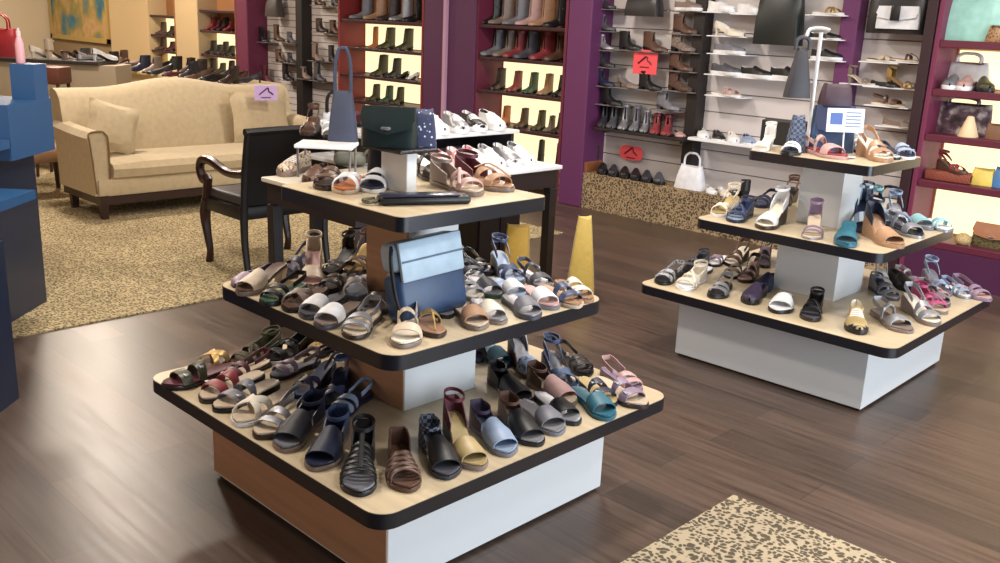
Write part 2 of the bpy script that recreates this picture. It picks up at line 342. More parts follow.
# ------------------------------------------------------------ the room
WF, SW, WB = 6.22, 6.48, 6.60
XW = lambda px, py=60, y=WF: PY(px, py, y).x
XL, XR, YN = -16.5, 3.4, -2.6
CEIL = 2.9
struct('floor', MB().box(XL, XR, YN, WB, -.05, 0), mat((100, 80, 70), 0.31, 'planks'))
struct('ceiling', MB().box(XL, XR, YN, WB, CEIL, CEIL+.05), mat((225, 220, 212), .8))
wall = struct('wall_back', MB().box(XL, XR, WB, WB+.1, 0, CEIL), mat((205, 190, 165), .7))
struct('wall_left', MB().box(XL-.1, XL, YN, WB, 0, CEIL), mat((214, 196, 165), .7))
struct('wall_front', MB().box(XL, -4.2, YN-.1, YN, 0, CEIL), mat((205, 185, 160), .7))
# carpet areas
car = MB().box(-15, -4.48, -1.6, 5.3, 0, .008)
struct('trim_1', car, mat((202, 182, 142), .95, 'leopard2'))
bpy.data.objects['trim_1'].name = 'floor_carpet'
m = MB().rbox(-1.41, .35, 1.0, 2.64, .0, .014, .006)
tag(obj('floor_mat', m, mat((190, 174, 148), .95, 'leopard')), 'leopard-print mat lying on the dark wood floor at the front', 'mat')
# plinth along the wall
struct('leopard_plinth', MB().box(XW(566), -2.36, WF, WB, 0, .305), mat((176, 152, 120), .95, 'leopard'), wall)
PURP = mat((98, 44, 90), .55, 'plain'); MAR = mat((98, 30, 56), .5); BLK = mat((30, 24, 24), .5); SLAT = mat((206, 198, 196), .6)
def pillar(a, b, m, y0=WF-.02, name='pillar'):
    return struct(name, MB().rbox(XW(a, 60, y0), XW(b, 60, y0), y0, WB, 0, CEIL, .01), m, wall)
pillar(566, 589, PURP); pillar(423, 474, mat((84, 40, 78), .55)); pillar(237, 248, mat((104, 36, 66), .55)); pillar(177, 199, mat((196, 170, 130), .6)); pillar(112, 150, mat((206, 178, 134), .6))
pillar(29, 52, mat((196, 160, 112), .6)); pillar(14, 29, mat((140, 60, 60), .6))
struct('corner_strip', MB().box(XW(446), XW(449), WF-.05, WF-.02, 0, CEIL), mat((190, 150, 175), .4), wall)
pillar(835, 853, PURP, SW-.12)
def post(a, b, y0=SW-.14): struct('post', MB().rbox(XW(a, 60, y0), XW(b, 60, y0), y0, SW+.02, .0, CEIL, .004), BLK, wall)
post(296, 302); post(690, 701, SW-.12)
def slats(x0, x1, z0=.31, m=SLAT, pitch=.15):
    mb = MB(); z = z0
    while z < 2.4:
        mb.box(x0, x1, SW, SW+.02, z, z+pitch-.008); z += pitch
    mb.box(x0, x1, SW+.012, SW+.03, z0, 2.4, 1)
    struct('slat_panel', mb, [m, mat((120, 110, 108), .8)], wall)
slats(XW(592, 60, SW), -2.42)
slats(XW(256, 60, SW), XW(340, 60, SW), .15, SLAT, .075)
# ------------------------------------------------------------ lit display cases
def case(x0, x1, zs, label, glow, back, side, lit, name='display_case', thick=.03, top=CEIL-.02, yf=WF, base=None, dep=None):
    t = thing(name, label, 'display case', ((x0+x1)/2, yf, 0), group='built-in shelf cases along the back wall'); ox = -(x0+x1)/2
    def pt(nm, mb, m): return obj(nm, mb, m, t, False)
    d = dep or WB-yf-.03
    for s in (x0, x1-.03): pt('side_panel', MB().box(s+ox, s+.03+ox, 0, d+.025, 0, top), side)
    pt('back_panel', MB().box(x0+ox+.03, x1+ox-.03, d, d+.02, 0, top), back)
    for z in zs:
        pt('shelf', MB().rbox(x0+ox+.03, x1+ox-.03, .01, d, z-thick, z, .004), glow)
    zz = list(zs)+[top]
    for k in lit:
        pt('light_panel', MB().box(x0+ox+.045, x1+ox-.045, d-.014, d-.002, zz[k]+.01, zz[k+1]-thick-.012), mat((255, 236, 188), .5, 'light', GLOW, key=('lp',)))
    if base: pt('kick_panel', MB().box(x0+ox+.03, x1+ox-.03, 0, .02, 0, zs[0]-thick), base)
    return t
GLOW = 1.2
SH = mat((58, 26, 32), .45)
c2 = (XW(475), XW(564)+.02); c1 = (XW(338), XW(423))
z2 = [PY(520, y, WF).z for y in (130, 94, 59.5, 26)]; z2 = [z2[0]-.33]+z2
z1 = [PY(388, y, WF).z for y in (105, 78.5, 50, 21)]; z1 = [z1[0]-.33]+z1
case(c2[0], c2[1], z2, 'purple shelf case holding tall boots above two backlit shelves, centre of the back wall', SH, mat((170, 120, 90), .6), mat((104, 36, 60), .5), (0, 1, 2))
case(c1[0], c1[1], z1, 'red sided shelf case with three backlit shelves below tall boots, left of the grey-purple column', SH, mat((150, 90, 60), .6), mat((130, 44, 44), .5), (0, 1, 2, 3))
case(XW(199), XW(237), [.45, .72, .95, 1.25, 1.5], 'narrow shelf case left of the dark red pillar, far back', SH, mat((160, 110, 70), .6), mat((120, 60, 50), .5), (0, 1, 2), dep=.26)
case(XW(150), XW(177), [.45, .70, .93, 1.14, 1.4], 'narrow shelf case between the cream columns, far back', SH, mat((160, 110, 70), .6), mat((150, 100, 60), .5), (0, 1, 2, 3), dep=.26)
zr = [PY(965, y, WF).z for y in (247, 186, 138, 91, 41)]
xr0 = XW(917, 150)
case(xr0, xr0+2.2, zr, 'plum shelf case with warm backlit shelves behind the right hand display', mat((92, 30, 50), .45), mat((210, 170, 120), .6), mat((118, 46, 76), .5), (0, 1, 2, 3), thick=.045, base=mat((72, 26, 62), .5))
struct('post', MB().rbox(xr0-.07, xr0-.005, WF-.02, WB, 0, CEIL, .004), mat((44, 20, 28), .5), wall)
# painting on the far wall
t = thing('painting', 'large gold-framed landscape painting on the far cream wall', 'painting', (XW(83), WF-.0, 0))
w = (XW(112)-XW(52))/2*.95; zb = PY(83, 41, WF).z
o = MB()
for a, b, c_, d in ((-w, w, zb, zb+.07), (-w, w, zb+1.35, zb+1.42)): o.box(a, b, -.05, 0, c_, d)
for a in (-w, w-.07): o.box(a, a+.07, -.05, 0, zb, zb+1.42)
obj('frame', o, mat((180, 150, 84), .4), t, False); obj('canvas', MB().box(-w+.05, w-.05, -.03, -.01, zb+.05, zb+1.4), mat((150, 140, 90), .6, 'painting'), t, False)
struct('painting_wall', MB().box(XW(48), XW(118), WF+.0, WB, 0, CEIL), mat((150, 128, 96), .7), wall)
# ------------------------------------------------------------ tiered display tables
TOP = mat((194, 177, 148), .28, 'maple'); WHT = mat((212, 213, 214), .38, 'plain'); EDG = mat((20, 20, 28), .3)
def rpoly(s, r, n=6):
    out = []
    for cxx, cyy, a in ((s-r, s-r, 0), (-s+r, s-r, 90), (-s+r, -s+r, 180), (s-r, -s+r, 270)):
        for k in range(n+1): out.append((cxx+r*cos(radians(a+90*k/n)), cyy+r*sin(radians(a+90*k/n))))
    return out
SZ = (.61, .4427, .2884); ZT = (.3519, .6755, .9992); PB = (.4602, .1504, .1015)
def display(loc, rot, label, cap):
    t = thing('tiered_display', label, 'display stand', loc, rot)
    z = 0
    for k in range(3):
        s, h, p_ = SZ[k], ZT[k], PB[k]; r_ = .06 if k < 2 else .03
        if cap and k == 2: s = .298
        m = MB()
        if k == 0: m.box(-p_+.012, p_-.012, -p_+.012, p_-.012, 0, .02, 1); m.rbox(-p_, p_, -p_, p_, .012, h-.043, .002, 1)
        else: m.rbox(-p_, p_, -p_, p_, z, h-.043, .002, 1)
        obj('base_box' if k == 0 else 'riser_box', m, [WHT, BLK], t, False)
        if cap: obj('shade_panel', MB().box(-p_+.001, p_-.004, -p_-.003, -p_+.0, (.022 if k == 0 else z+.001), h-.044), mat((178, 140, 110), .4, 'maple'), t, False)  # thin brown sheet: warm shade of the left faces put into its colour
        obj('edge_band', MB().prism(rpoly(s, r_), h-.043, h-.0015), EDG, t, True)
        obj('shelf_top', MB().prism(rpoly(s-.002, r_-.002), h-.0016, h), TOP, t, True); z = h
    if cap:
        f = P(406.5, 194, z)-Vector(loc); obj('riser_box', MB().rbox(f.x-.125, f.x, f.y, f.y+.04, z, z+.125, .002, 1), WHT, t, False)
        c_ = Vector((f.x-.06, f.y+.02, 0)); obj('top_plate', MB().rbox(c_.x-.10, c_.x+.09, c_.y-.07, c_.y+.08, z+.125, z+.137, .004), EDG, t, False)
    return t
def uvxy(x, y): c_, s_ = cos(CY), sin(CY); return (x*c_-y*s_, x*s_+y*c_)
AX, AY = uvxy(-.2799, 2.8824); BX, BY = uvxy(1.5089, 4.323)
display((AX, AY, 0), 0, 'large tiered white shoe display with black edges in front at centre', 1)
display((BX, BY, 0), radians(1.1), 'three-tier white shoe display with black edges, at the right by the plum case', 0)
# ------------------------------------------------------------ sofa
SOF = mat((184, 166, 134), .9, 'fabric'); DW = mat((44, 24, 20), .35)
xb, xf, y0, y1 = -7.42, -6.68, 2.74, 4.74
t = thing('sofa', 'long cream camelback sofa with dark block legs on the leopard carpet', 'sofa', ((xb+xf)/2, (y0+y1)/2, 0))
ox, oy = -(xb+xf)/2, -(y0+y1)/2
def pt(nm, mb, m, sm=True, par=None): return obj(nm, mb, m, par or t, sm)
hx, hy = (xf-xb)/2, (y1-y0)/2
pt('base', MB().rbox(-hx+.05, hx-.02, -hy+.02, hy-.02, .17, .30, .02), SOF)
mb = MB(); R = []
for k in range(9):                                         # seat cushion with a crowned top and soft front
    y = -hy+.13+(2*hy-.26)*k/8; q = .0 if 0 < k < 8 else .015
    R.append([(-hx+.2, y, .29), (-hx+.2, y, .415-q), (0, y, .45-q), (hx-.1, y, .44-q), (hx-.01, y, .415-q), (hx+.02-q, y, .37), (hx+.005-q, y, .31), (hx-.03, y, .29)])
mb.loft(R); pt('seat_cushion', mb, SOF)
mb = MB(); R = []
for k in range(25):
    f = k/24; y = -hy+.01+(2*hy-.02)*f; hump = .5-.5*cos(2*pi*min(1, max(0, (f-.15)/.64))); zt = .885+.07*hump
    R.append([(-hx+.04, y, .2), (-hx+.0, y, zt*.75), (-hx-.03, y, zt-.03), (-hx-.01, y, zt), (-hx+.04, y, zt+.012), (-hx+.1, y, zt-.01), (-hx+.15, y, zt-.06), (-hx+.2, y, .6), (-hx+.25, y, .42), (-hx+.22, y, .2)])
mb.loft(R); pt('backrest', mb, SOF)
for s in (-1, 1):
    R = []
    for k in range(11):
        f = k/10; x = -hx+.06+(2*hx-.1)*f; top = .655-.03*sin(pi*f*.5); a, b = s*(hy-.115), s*(hy+.0)
        R.append([(x, a, .18), (x, a, top-.03), (x, a+s*.02, top), (x, (a+b)/2, top+.02), (x, b, top+.01), (x, b+s*.035, top-.03), (x, b+s*.02, top-.08), (x, b-s*.01, top-.2), (x, b, .18)])
    pt('arm', MB().loft(R), SOF)
    R2 = [(hx-.035, s*(hy-.11), .2), (hx-.03, s*(hy-.115), .56), (hx-.03, s*(hy-.095), .625), (hx-.03, s*(hy-.06), .645), (hx-.03, s*(hy+.02), .63), (hx-.03, s*(hy+.015), .55), (hx-.03, s*(hy-.01), .2)]
    pt('piping', MB().tube(R2, .006, 5), mat((120, 92, 60), .8), par=[c for c in t.children if c.name.startswith('arm')][-1])
for x in (-hx+.16, hx-.05):
    for y in (-hy+.06, hy-.06): pt('leg', MB().loft([[(x-w, y-w, z), (x+w, y-w, z), (x+w, y+w, z), (x-w, y+w, z)] for w, z in ((.022, 0.008), (.03, .18))]), DW, False)
pt('base_rail', MB().box(-hx+.06, hx-.015, -hy+.025, hy-.025, .115, .172), DW, False)
def cushion(label, loc, rot, w=.37, h=.37, d=.13):
    mb = MB(); n = 9; top = []; bot = []
    V = []; F = []
    for side in (1, -1):
        for i in range(n):
            for j in range(n):
                a = -1+2*i/(n-1); b = -1+2*j/(n-1); e = (1-a**4)*(1-b**4); pin = 1-.06*(1-abs(a))*abs(b)**3-.0
                x = a*w/2*(1-.07*(1-a*a)*0-.06*(1-b*b)*0)*(1-.07*(1-abs(b))*abs(a)); y = b*h/2*(1-.07*(1-abs(a))*abs(b))
                V.append((x, side*d/2*e**.5*.98, y))
    for s_ in (0, 1):
        o_ = s_*n*n
        for i in range(n-1):
            for j in range(n-1): F.append((o_+i*n+j, o_+(i+1)*n+j, o_+(i+1)*n+j+1, o_+i*n+j+1))
    mb.add(V, F); o = obj('throw_pillow', mb, SOF, None, True, loc, rot); return tag(o, label, 'pillow')
cushion('cream square throw pillow leaning on the left arm of the sofa', (-6.96, 3.0, .64), (radians(-20), radians(16), radians(80)))
cushion('cream square throw pillow at the right end of the sofa back', (-7.09, 4.33, .655), (radians(-10), 0, radians(92)), .56, .42)
# ------------------------------------------------------------ black armchair, back to the camera, facing the sofa (-X)
t = thing('armchair', 'dark wood armchair with scrolled arms and black back facing the sofa', 'chair', (-4.96, 3.08, -.0))
CH_ = mat((44, 18, 16), .3); CB = mat((20, 17, 18), .45); hw_ = .30; fx, bx = -.27, .17
SEAT = mat((58, 54, 54), .5, 'leather')
obj('seat', MB().rbox(fx+.01, bx-.01, -hw_+.02, hw_-.02, .40, .475, .03, 3), SEAT, t)
obj('seat_frame', MB().rbox(fx, bx, -hw_+.0, hw_-.0, .335, .415, .012), CB, t)
for s in (-1, 1):
    y = s*(hw_-.02)
    obj('leg', MB().tube([(fx+.02, y, .40), (fx-.015, y, .30), (fx+.005, y, .18), (fx+.03, y, .08), (fx+.015, y, .008)], [.036, .034, .026, .021, .025], 8), CH_, t)
    obj('leg', MB().tube([(bx, y, .42), (bx, y, .2), (bx+.03, y, .008)], [.026, .022, .019], 8), CB, t)
    obj('arm', MB().tube([(bx+.02, y, .61), (bx-.1, y, .595), (-.03, y, .60), (fx+.1, y*1.02, .64), (fx+.0, y*1.04, .635), (fx-.035, y*1.04, .58), (fx+.0, y*1.03, .52), (fx+.045, y*1.03, .53), (fx+.04, y*1.02, .50), (fx+.02, y, .41)], [.024, .024, .026, .028, .028, .027, .030, .030, .027, .030], 8), CH_, t)
    obj('back_post', MB().tube([(bx, y, .38), (bx+.03, y, .65), (bx+.07, y, .855)], [.024, .022, .02], 8), CB, t)
mb = MB(); R = []
for k in range(7):
    z = .43+.43*k/6; x = bx+.005+.065*(k/6)**1.4
    R.append([(x-.018, -hw_+.02, z), (x-.026, 0, z), (x-.018, hw_-.02, z), (x+.012, hw_-.02, z), (x+.006, 0, z), (x+.012, -hw_+.02, z)])
obj('back_panel', mb.loft(R), CB, t)
obj('top_rail', MB().tube([(bx+.07, -hw_+.0, .855), (bx+.065, 0, .86), (bx+.07, hw_-.0, .855)], .022, 8), CB, t)
# brown chair behind the blue fixture
t = thing('side_chair', 'brown upholstered chair with dark legs half hidden behind the blue fixture', 'chair', P(50, 200, 0)+Vector((-.2, 0, 0)), radians(0))
BU = mat((150, 116, 84), .8, 'fabric')
obj('seat', MB().rbox(-.26, .26, -.26, .26, .30, .42, .04, 3), BU, t); obj('backrest', MB().rbox(-.27, -.19, -.26, .26, .40, .72, .035, 3), BU, t)
for sx in (-1, 1):
    for sy in (-1, 1): obj('leg', MB().tube([(sx*.22, sy*.22, .31), (sx*.235, sy*.235, .008)], [.026, .018], 8), DW, t)
# ------------------------------------------------------------ black display tables behind the front display
def ptable(label, x0, x1, ya, yb, h, topm, apron=.10, leg=.055):
    t = thing('display_table', label, 'table', ((x0+x1)/2, (ya+yb)/2, 0)); a, b = (x1-x0)/2, (yb-ya)/2
    obj('tabletop', MB().rbox(-a, a, -b, b, h-.022, h, .004), topm, t, False)
    obj('apron', MB().box(-a+.02, a-.02, -b+.02, b-.02, h-.022-apron, h-.0225), mat((30, 18, 22), .4), t, False)
    for sx in (-1, 1):
        for sy in (-1, 1):
            x, y = sx*(a-.045), sy*(b-.045); obj('leg', MB().rbox(x-leg/2, x+leg/2, y-leg/2, y+leg/2, 0.001, h-.03-apron, .004), mat((26, 18, 20), .4), t, False)
    return t
LT = mat((222, 222, 224), .35)
T1 = ptable('black-legged table with white top carrying white and pink sneakers, behind the front display', -4.50, -3.44, 3.02, 4.03, .75, LT)
T2 = ptable('black-legged table with pale top under the small white riser, behind the front display', -3.94, -3.20, 2.40, 3.0, .75, mat((206, 196, 180), .4))
t = thing('shelf_riser', 'silver-edged riser shelf full of white sneakers on the sneaker table', 'riser', (-4.05, 3.56, .751))
obj('shelf_top', MB().rbox(-.30, .20, -.48, .54, .13, .15, .004), LT, t, False)
for y in (-.44, .50): obj('support', MB().box(-.28, .18, y-.012, y+.012, 0, .13), mat((34, 30, 36), .4), t, False)
obj('back_board', MB().box(-.28, -.26, -.42, .48, 0, .13), mat((40, 34, 42), .4), t, False)
t = thing('shelf_riser', 'small white riser on thin metal legs beside the black chair back', 'riser', P(327, 143, .909).xy[:]+(.751,), CY)
obj('shelf_top', MB().rbox(-.14, .14, -.10, .10, .14, .158, .004), LT, t, False)
for x in (-.125, .125):
    for y in (-.085, .085): obj('leg', MB().tube([(x, y, 0), (x, y, .14)], .006, 6), mat((150, 150, 155), .3, 'plain', .8), t)
q = P(486, 268, 0)
t = thing('storage_box', 'tall black two-door box on the floor under the sneaker table', 'box', (q.x-.12, q.y+.1, 0))
obj('body', MB().rbox(-.12, .12, -.19, .19, .0, .60, .006), mat((24, 18, 20), .45), t, False)
for s in (-1, 1): obj('door', MB().rbox(.121, .132, s*.093-.088, s*.093+.088, .03, .58, .003), mat((30, 22, 24), .4), t, False)
# ------------------------------------------------------------ blue fixture at the left edge
BLU = mat((38, 80, 124), .4); BLD = mat((26, 38, 60), .3)
t = thing('blue_fixture', 'blue painted stepped display fixture cut by the left picture edge', 'display stand', (0, 0, 0))
def qbox(nm, poly, z0, z1, m): return obj(nm, MB().prism(poly, z0, z1), m, t, False)
def UV(x, y): return uvxy(x, y)
def quad(x0, x1, ya, yb): return [UV(x0, ya), UV(x1, ya), UV(x1, yb), UV(x0, yb)]
qbox('body', quad(-3.5, -2.36, 4.28, 4.68), 0, .80, BLD)
qbox('upper_box', quad(-3.5, -2.27, 4.3, 4.72), .80, 1.055, BLU)
qbox('step_box', quad(-2.39, -2.275, 4.58, 4.71), 1.055, 1.222, BLU)
qbox('body', quad(-3.2, -1.88, 2.95, 3.44), 0, .64, BLD)
qbox('shelf_top', quad(-3.2, -2.10, 3.4, 4.15), .66, .70, BLU)
qbox('ledge', quad(-3.2, -2.27, 3.9, 4.29), .86, .90, BLU)
# ------------------------------------------------------------ shoes on the tiers (toe pixel, heel pixel on the tier's own height)
TIER = {}
def row(z, items, where, ends, group, scale=1.0):
    """each item: kind, colours, description, toe xy, heel xy [, side, scale, lift, pitch]"""
    if 'front display' in group: scale *= {0: .93, 1: .84, 2: .92}[ZT.index(z)]
    if 'right display' in group: scale *= .94
    for i, it in enumerate(items):
        kind, cols, desc, a, b = it[:5]; side = it[5] if len(it) > 5 else (1 if i % 2 else -1); sc = scale*(it[6] if len(it) > 6 else 1); dz = it[7] if len(it) > 7 else 0; pitch = it[8] if len(it) > 8 else 0
        T = P(a[0], a[1], z+dz); H = P(b[0], b[1], z+dz); d = (T-H); ang = math.atan2(d.y, d.x)
        L = T-Vector((cos(ang), sin(ang), 0))*SL*sc
        o = shoe(kind, cols, '%s, %s from %s, %s' % (desc, ORD[i], ends, where), (L.x, L.y, z+dz+.0005), ang, sc, group, pitch, side)
        if group[0:7] in ('sandals', 'shoes o') and z in ZT: TIER.setdefault(('B' if 'right display' in group else 'A')+str(ZT.index(z)), []).append([o, Vector((L.x, L.y, 0)), ang, sc, 3.0 if 'edge' in where and 'back' not in where else 1.0, dict(espadrille=1.08, wedge=1.05).get(kind, 1.0)])
Z1, Z2, Z3 = ZT
G1 = 'sandals on the bottom tier of the front display'
row(Z1, [
 ('slides', 'olive wine black', 'olive banded flat sandal', (168, 383), (214, 371)),
 ('slides', 'red beige dbrown', 'red strapped sandal with pale footbed', (194, 399), (243, 379)),
 ('slides', 'grey beige black', 'grey two-strap sandal with black sole', (215, 412), (268, 389)),
 ('cross', 'cream beige white', 'cream white double-band sandal', (236, 427), (288, 398)),
 ('double', 'silver beige dbrown', 'pewter grey strapped sandal', (259, 440), (304, 408)),
 ('peep', 'char grey taupe navy', 'charcoal open-toe sandal with navy back', (282, 453), (326, 410)),
 ('peep', 'navy navy taupe blue', 'dark navy open-toe sandal', (315, 472), (347, 424)),
 ('glad', 'black grey black', 'black caged gladiator sandal', (359, 497), (366, 437)),
], 'front bottom tier left edge', 'left corner', G1, 1.0)
row(Z1, [
 ('huarache', 'brown brown brown', 'brown woven leather sandal', (408, 493), (396, 447), 1, .95),
 ('peep', 'black dgrey char black:plaid', 'black sandal with checked heel', (449, 480), (424, 438), -1, .95),
 ('espadrille', 'yellow yellow taupe wine', 'sand gold sandal with wine heel', (480, 471), (444, 432), 1, .9),
 ('peep', 'lblue lblue grey purple', 'pale blue sandal with purple heel', (510, 457), (472, 422), -1, .92),
 ('peep', 'black silver black brown', 'black sandal with brown straps', (538, 447), (500, 413), 1, .92),
 ('slide', 'grey silver grey blue', 'grey slide with silver footbed', (559, 436), (522, 406), -1, .92),
 ('slide', 'black silver black', 'black slide with silver footbed', (583, 423), (548, 398), 1, .9),
 ('slide', 'teal teal teal', 'teal slide', (608, 418), (572, 389), -1, .92),
 ('slides', 'mauve beige dbrown', 'mauve purple strapped sandal with cream footbed', (639, 403), (598, 381), 1, .95),
], 'front bottom tier right edge', 'near corner', G1, 1.0)
row(Z1, [
 ('cross', 'gold brown dbrown', 'bronze sandal', (196, 366), (232, 351), 1, .9),
 ('sport', 'olive:snake brown dbrown', 'olive snake-print sandal', (220, 367), (262, 349), 1, .9),
 ('sport', 'black black white', 'black sandal with white sole line', (262, 362), (304, 346), -1, .92),
 ('wedge', 'gold:snake beige dbrown', 'leopard strapped wedge sandal', (290, 354), (313, 339), 1, .8),
 ('clog', 'char black black', 'charcoal rubber clog', (328, 352), (298, 341), 1, .82),
], 'front bottom tier back left edge', 'left corner', G1, 1.0)
row(Z1, [
 ('double', 'wine beige dbrown', 'wine red thin-strap sandal', (226, 385), (258, 371), 1, .8),
 ('double', 'mauve grey black', 'mauve and black strap sandal', (272, 380), (306, 368), 1, .8),
 ('wedgex', 'purple lblue navy', 'purple tie sandal with silver buckle', (296, 399), (322, 384), 1, .8),
 ('wedgex', 'blue navy navy', 'blue metallic strap sandal', (333, 411), (344, 392), -1, .8),
 ('double', 'lblue navy navy', 'blue beaded strap sandal', (350, 412), (372, 396), 1, .8),
], 'front bottom tier second row', 'left end', G1, 1.0)
row(Z1, [
 ('wedge', 'purple navy navy', 'dark purple wedge sandal', (516, 362), (478, 347), 1, .8),
 ('espadrille', 'teal:fabric teal navy blue', 'bright teal wedge sandal', (534, 368), (506, 349), -1, .85),
 ('espadrille', 'lblue:snake grey brown silver', 'silver lilac wedge sandal', (560, 382), (528, 357), 1, .9),
 ('peep', 'rose beige taupe brown', 'dusty pink sandal with brown trim', (582, 400), (541, 378), -1, .9),
 ('peep', 'black black black', 'black open sandal with silver clip', (553, 404), (519, 383), 1, .88),
 ('wedgex', 'denim navy navy', 'denim blue strap wedge sandal', (600, 394), (566, 366), 1, .9),
 ('double', 'black black black', 'black thin-strap sandal', (600, 374), (566, 351), -1, .85),
 ('slides', 'navy yellow navy', 'navy sandal with yellow footbed', (618, 397), (584, 371), 1, .85),
 ('double', 'rose mauve taupe', 'mauve pink strap sandal', (630, 389), (596, 366), -1, .85),
], 'front bottom tier back right', 'riser box', G1, 1.0)
G2 = 'sandals on the middle tier of the front display'
row(Z2, [
 ('flat', 'mauve purple dbrown', 'mauve patent flat shoe', (233, 283), (262, 272), 1, .85),
 ('mule', 'beige brown taupe', 'beige pointed mule', (238, 292), (276, 279), 1, .95),
 ('double', 'black green black', 'black thin-strap sandal with green sole', (268, 304), (300, 290), 1, .9),
 ('cross', 'taupe brown black', 'taupe crossed strap sandal', (288, 312), (320, 295), 1, .95),
 ('slide', 'white dgrey dgrey', 'grey sandal with white band', (305, 320), (342, 300), 1, .95),
 ('slide', 'white taupe dgrey', 'taupe sandal with white band', (326, 330), (360, 309), 1, .95),
 ('double', 'silver beige dbrown', 'bronze two-strap sandal', (352, 340), (382, 310), 1, .95),
 ('sling', 'beige cream taupe', 'beige slingback sandal', (403, 349), (411, 308), -1, 1.0),
], 'front middle tier left edge', 'left corner', G2, 1.0)
row(Z2, [
 ('thong', 'gold tan dbrown', 'jewelled tan thong sandal', (440, 338), (424, 312), 1, .92),
 ('slide', 'tan beige taupe', 'tan knotted slide', (470, 331), (449, 310), -1, .92),
 ('slide', 'cream silver taupe', 'cream slide', (500, 325), (474, 303), 1, .92),
 ('slide', 'grey silver dgrey', 'steel grey slide', (531, 317), (505, 298), -1, .92),
 ('slide', 'white rose grey', 'white slide with mauve sole', (556, 311), (526, 291), 1, .92),
 ('slides', 'blue tan beige', 'blue buckled sandal with cream footbed', (583, 306), (549, 290), -1, .92),
 ('slides', 'cream tan:cork tan', 'cream banded cork sandal', (598, 298), (566, 280), 1, .92),
], 'front middle tier right edge', 'near corner', G2, 1.0)
row(Z2, [
 ('wedge', 'purple navy dbrown', 'dark purple wedge sandal', (268, 268), (293, 259), 1, .85),
 ('espadrille', 'beige rose beige', 'beige high wedge sandal', (290, 289), (296, 262), 1, .95, 0, 0),
 ('heel', 'dbrown black black', 'dark brown strappy heel', (296, 273), (318, 262), 1, .85),
 ('wedgex', 'brown gold dbrown', 'brown and gold strap sandal', (320, 270), (342, 255), 1, .9),
 ('double', 'dbrown dbrown black', 'dark brown strap sandal', (302, 293), (331, 278), 1, .85),
 ('cross', 'white lblue grey', 'white crossed band sandal', (352, 300), (358, 278), 1, .95),
 ('double', 'black brown black', 'black and brown strap sandal', (345, 272), (360, 256), -1, .85),
 ('cross', 'silver grey taupe', 'pewter crossed strap sandal', (372, 314), (384, 293), -1, .9),
], 'front middle tier second row left', 'left end', G2, 1.0)
row(Z2, [
 ('double', 'black silver black', 'black jewelled strap sandal', (446, 313), (428, 296), 1, .85),
 ('double', 'silver cream taupe', 'silver white strap sandal', (479, 305), (452, 289), -1, .88),
 ('slide', 'dgrey silver green', 'dark green banded slide', (511, 301), (484, 284), 1, .9),
 ('wedgex', 'dbrown tan brown', 'brown thin-strap wedge', (489, 286), (470, 268), 1, .9),
 ('sport', 'dgrey silver taupe', 'grey triple-strap closed sandal', (518, 279), (487, 264), 1, .95),
 ('slide', 'white lblue navy', 'white slide with blue footbed', (535, 298), (508, 281), -1, .88),
 ('double', 'black navy black', 'black and white strap sandal', (536, 270), (510, 258), 1, .85),
 ('wedgex', 'blue lblue grey', 'periwinkle blue ankle-tie sandal', (553, 285), (523, 266), 1, .95),
 ('sling', 'dgrey silver grey', 'grey strap sandal', (572, 283), (546, 268), -1, .9),
], 'front middle tier second row right', 'riser box', G2, 1.0)
G3 = 'shoes on the upper tier of the front display'
row(.7505, [
 ('sneaker', 'beige:snake beige taupe', 'long beige snake-print sneaker', (282, 177), (322, 165), 1, 1.0),
 ('loafer', 'brown dbrown dbrown brown', 'dark red-brown loafer', (309, 185), (342, 168), 1, .9),
], 'pale table behind the front display', 'left corner', 'shoes on the pale table', 1.0)
row(Z3, [
 ('slides', 'brown dbrown dbrown', 'brown banded sandal', (318, 186), (346, 170), 1, .88),
 ('cross', 'white orange beige', 'white and orange strappy sandal', (334, 193), (364, 175), 1, .9),
 ('slides', 'white navy white', 'white sandal with navy footbed', (356, 193), (385, 172), 1, .9),
], 'front upper tier left part', 'left corner', G3, 1.0)
row(Z3, [
 ('sport', 'rose beige taupe taupe', 'dusty pink strap sandal', (478, 197), (436, 184), -1, 1.0),
 ('sport', 'tan tan taupe wine', 'tan flower sandal with burgundy strap', (503, 190), (459, 179), 1, 1.05),
 ('sling', 'black taupe black wine', 'black and maroon slingback sandal', (470, 174), (432, 163), 1, 1.0),
], 'front upper tier right part', 'near corner', G3, 1.0)
# ---- right hand display
H1 = 'sandals on the bottom tier of the right display'
row(Z1, [
 ('double', 'silver:snake black black', 'black and white strap sandal', (661, 285), (688, 271), 1, .95),
 ('sport', 'cream white white', 'cream white strap sandal', (682, 291), (712, 274), 1, 1.0),
 ('double', 'silver black black', 'black sandal with silver strap', (713, 299), (736, 280), -1, .95),
 ('clog', 'purple navy black', 'dark purple rubber clog', (748, 305), (770, 287), 1, .9),
 ('slide', 'white white black', 'white padded slide', (777, 314), (790, 291), -1, 1.08),
 ('sport', 'black dgrey dbrown', 'black strapped sandal', (810, 322), (820, 297), 1, .95),
 ('sneaker', 'yellow cream black', 'yellow and grey trail sneaker', (858, 335), (851, 306), 1, .95),
], 'right display bottom tier left edge', 'left corner', H1, 1.0)
row(Z1, [
 ('sling', 'silver taupe taupe', 'silver double-strap wedge', (908, 334), (869, 311), 1, 1.05),
 ('wedge', 'silver cream taupe', 'pewter and cream strap sandal', (935, 327), (896, 304), -1, 1.0),
 ('sport', 'hot beige taupe', 'hot pink sandal', (944, 315), (912, 298), 1, .95),
 ('sling', 'grey silver dgrey', 'grey banded sandal', (962, 308), (930, 291), -1, .95),
 ('double', 'mauve rose mauve', 'mauve strap sandal', (982, 299), (950, 286), 1, .95),
], 'right display bottom tier right edge', 'near corner', H1, 1.0)
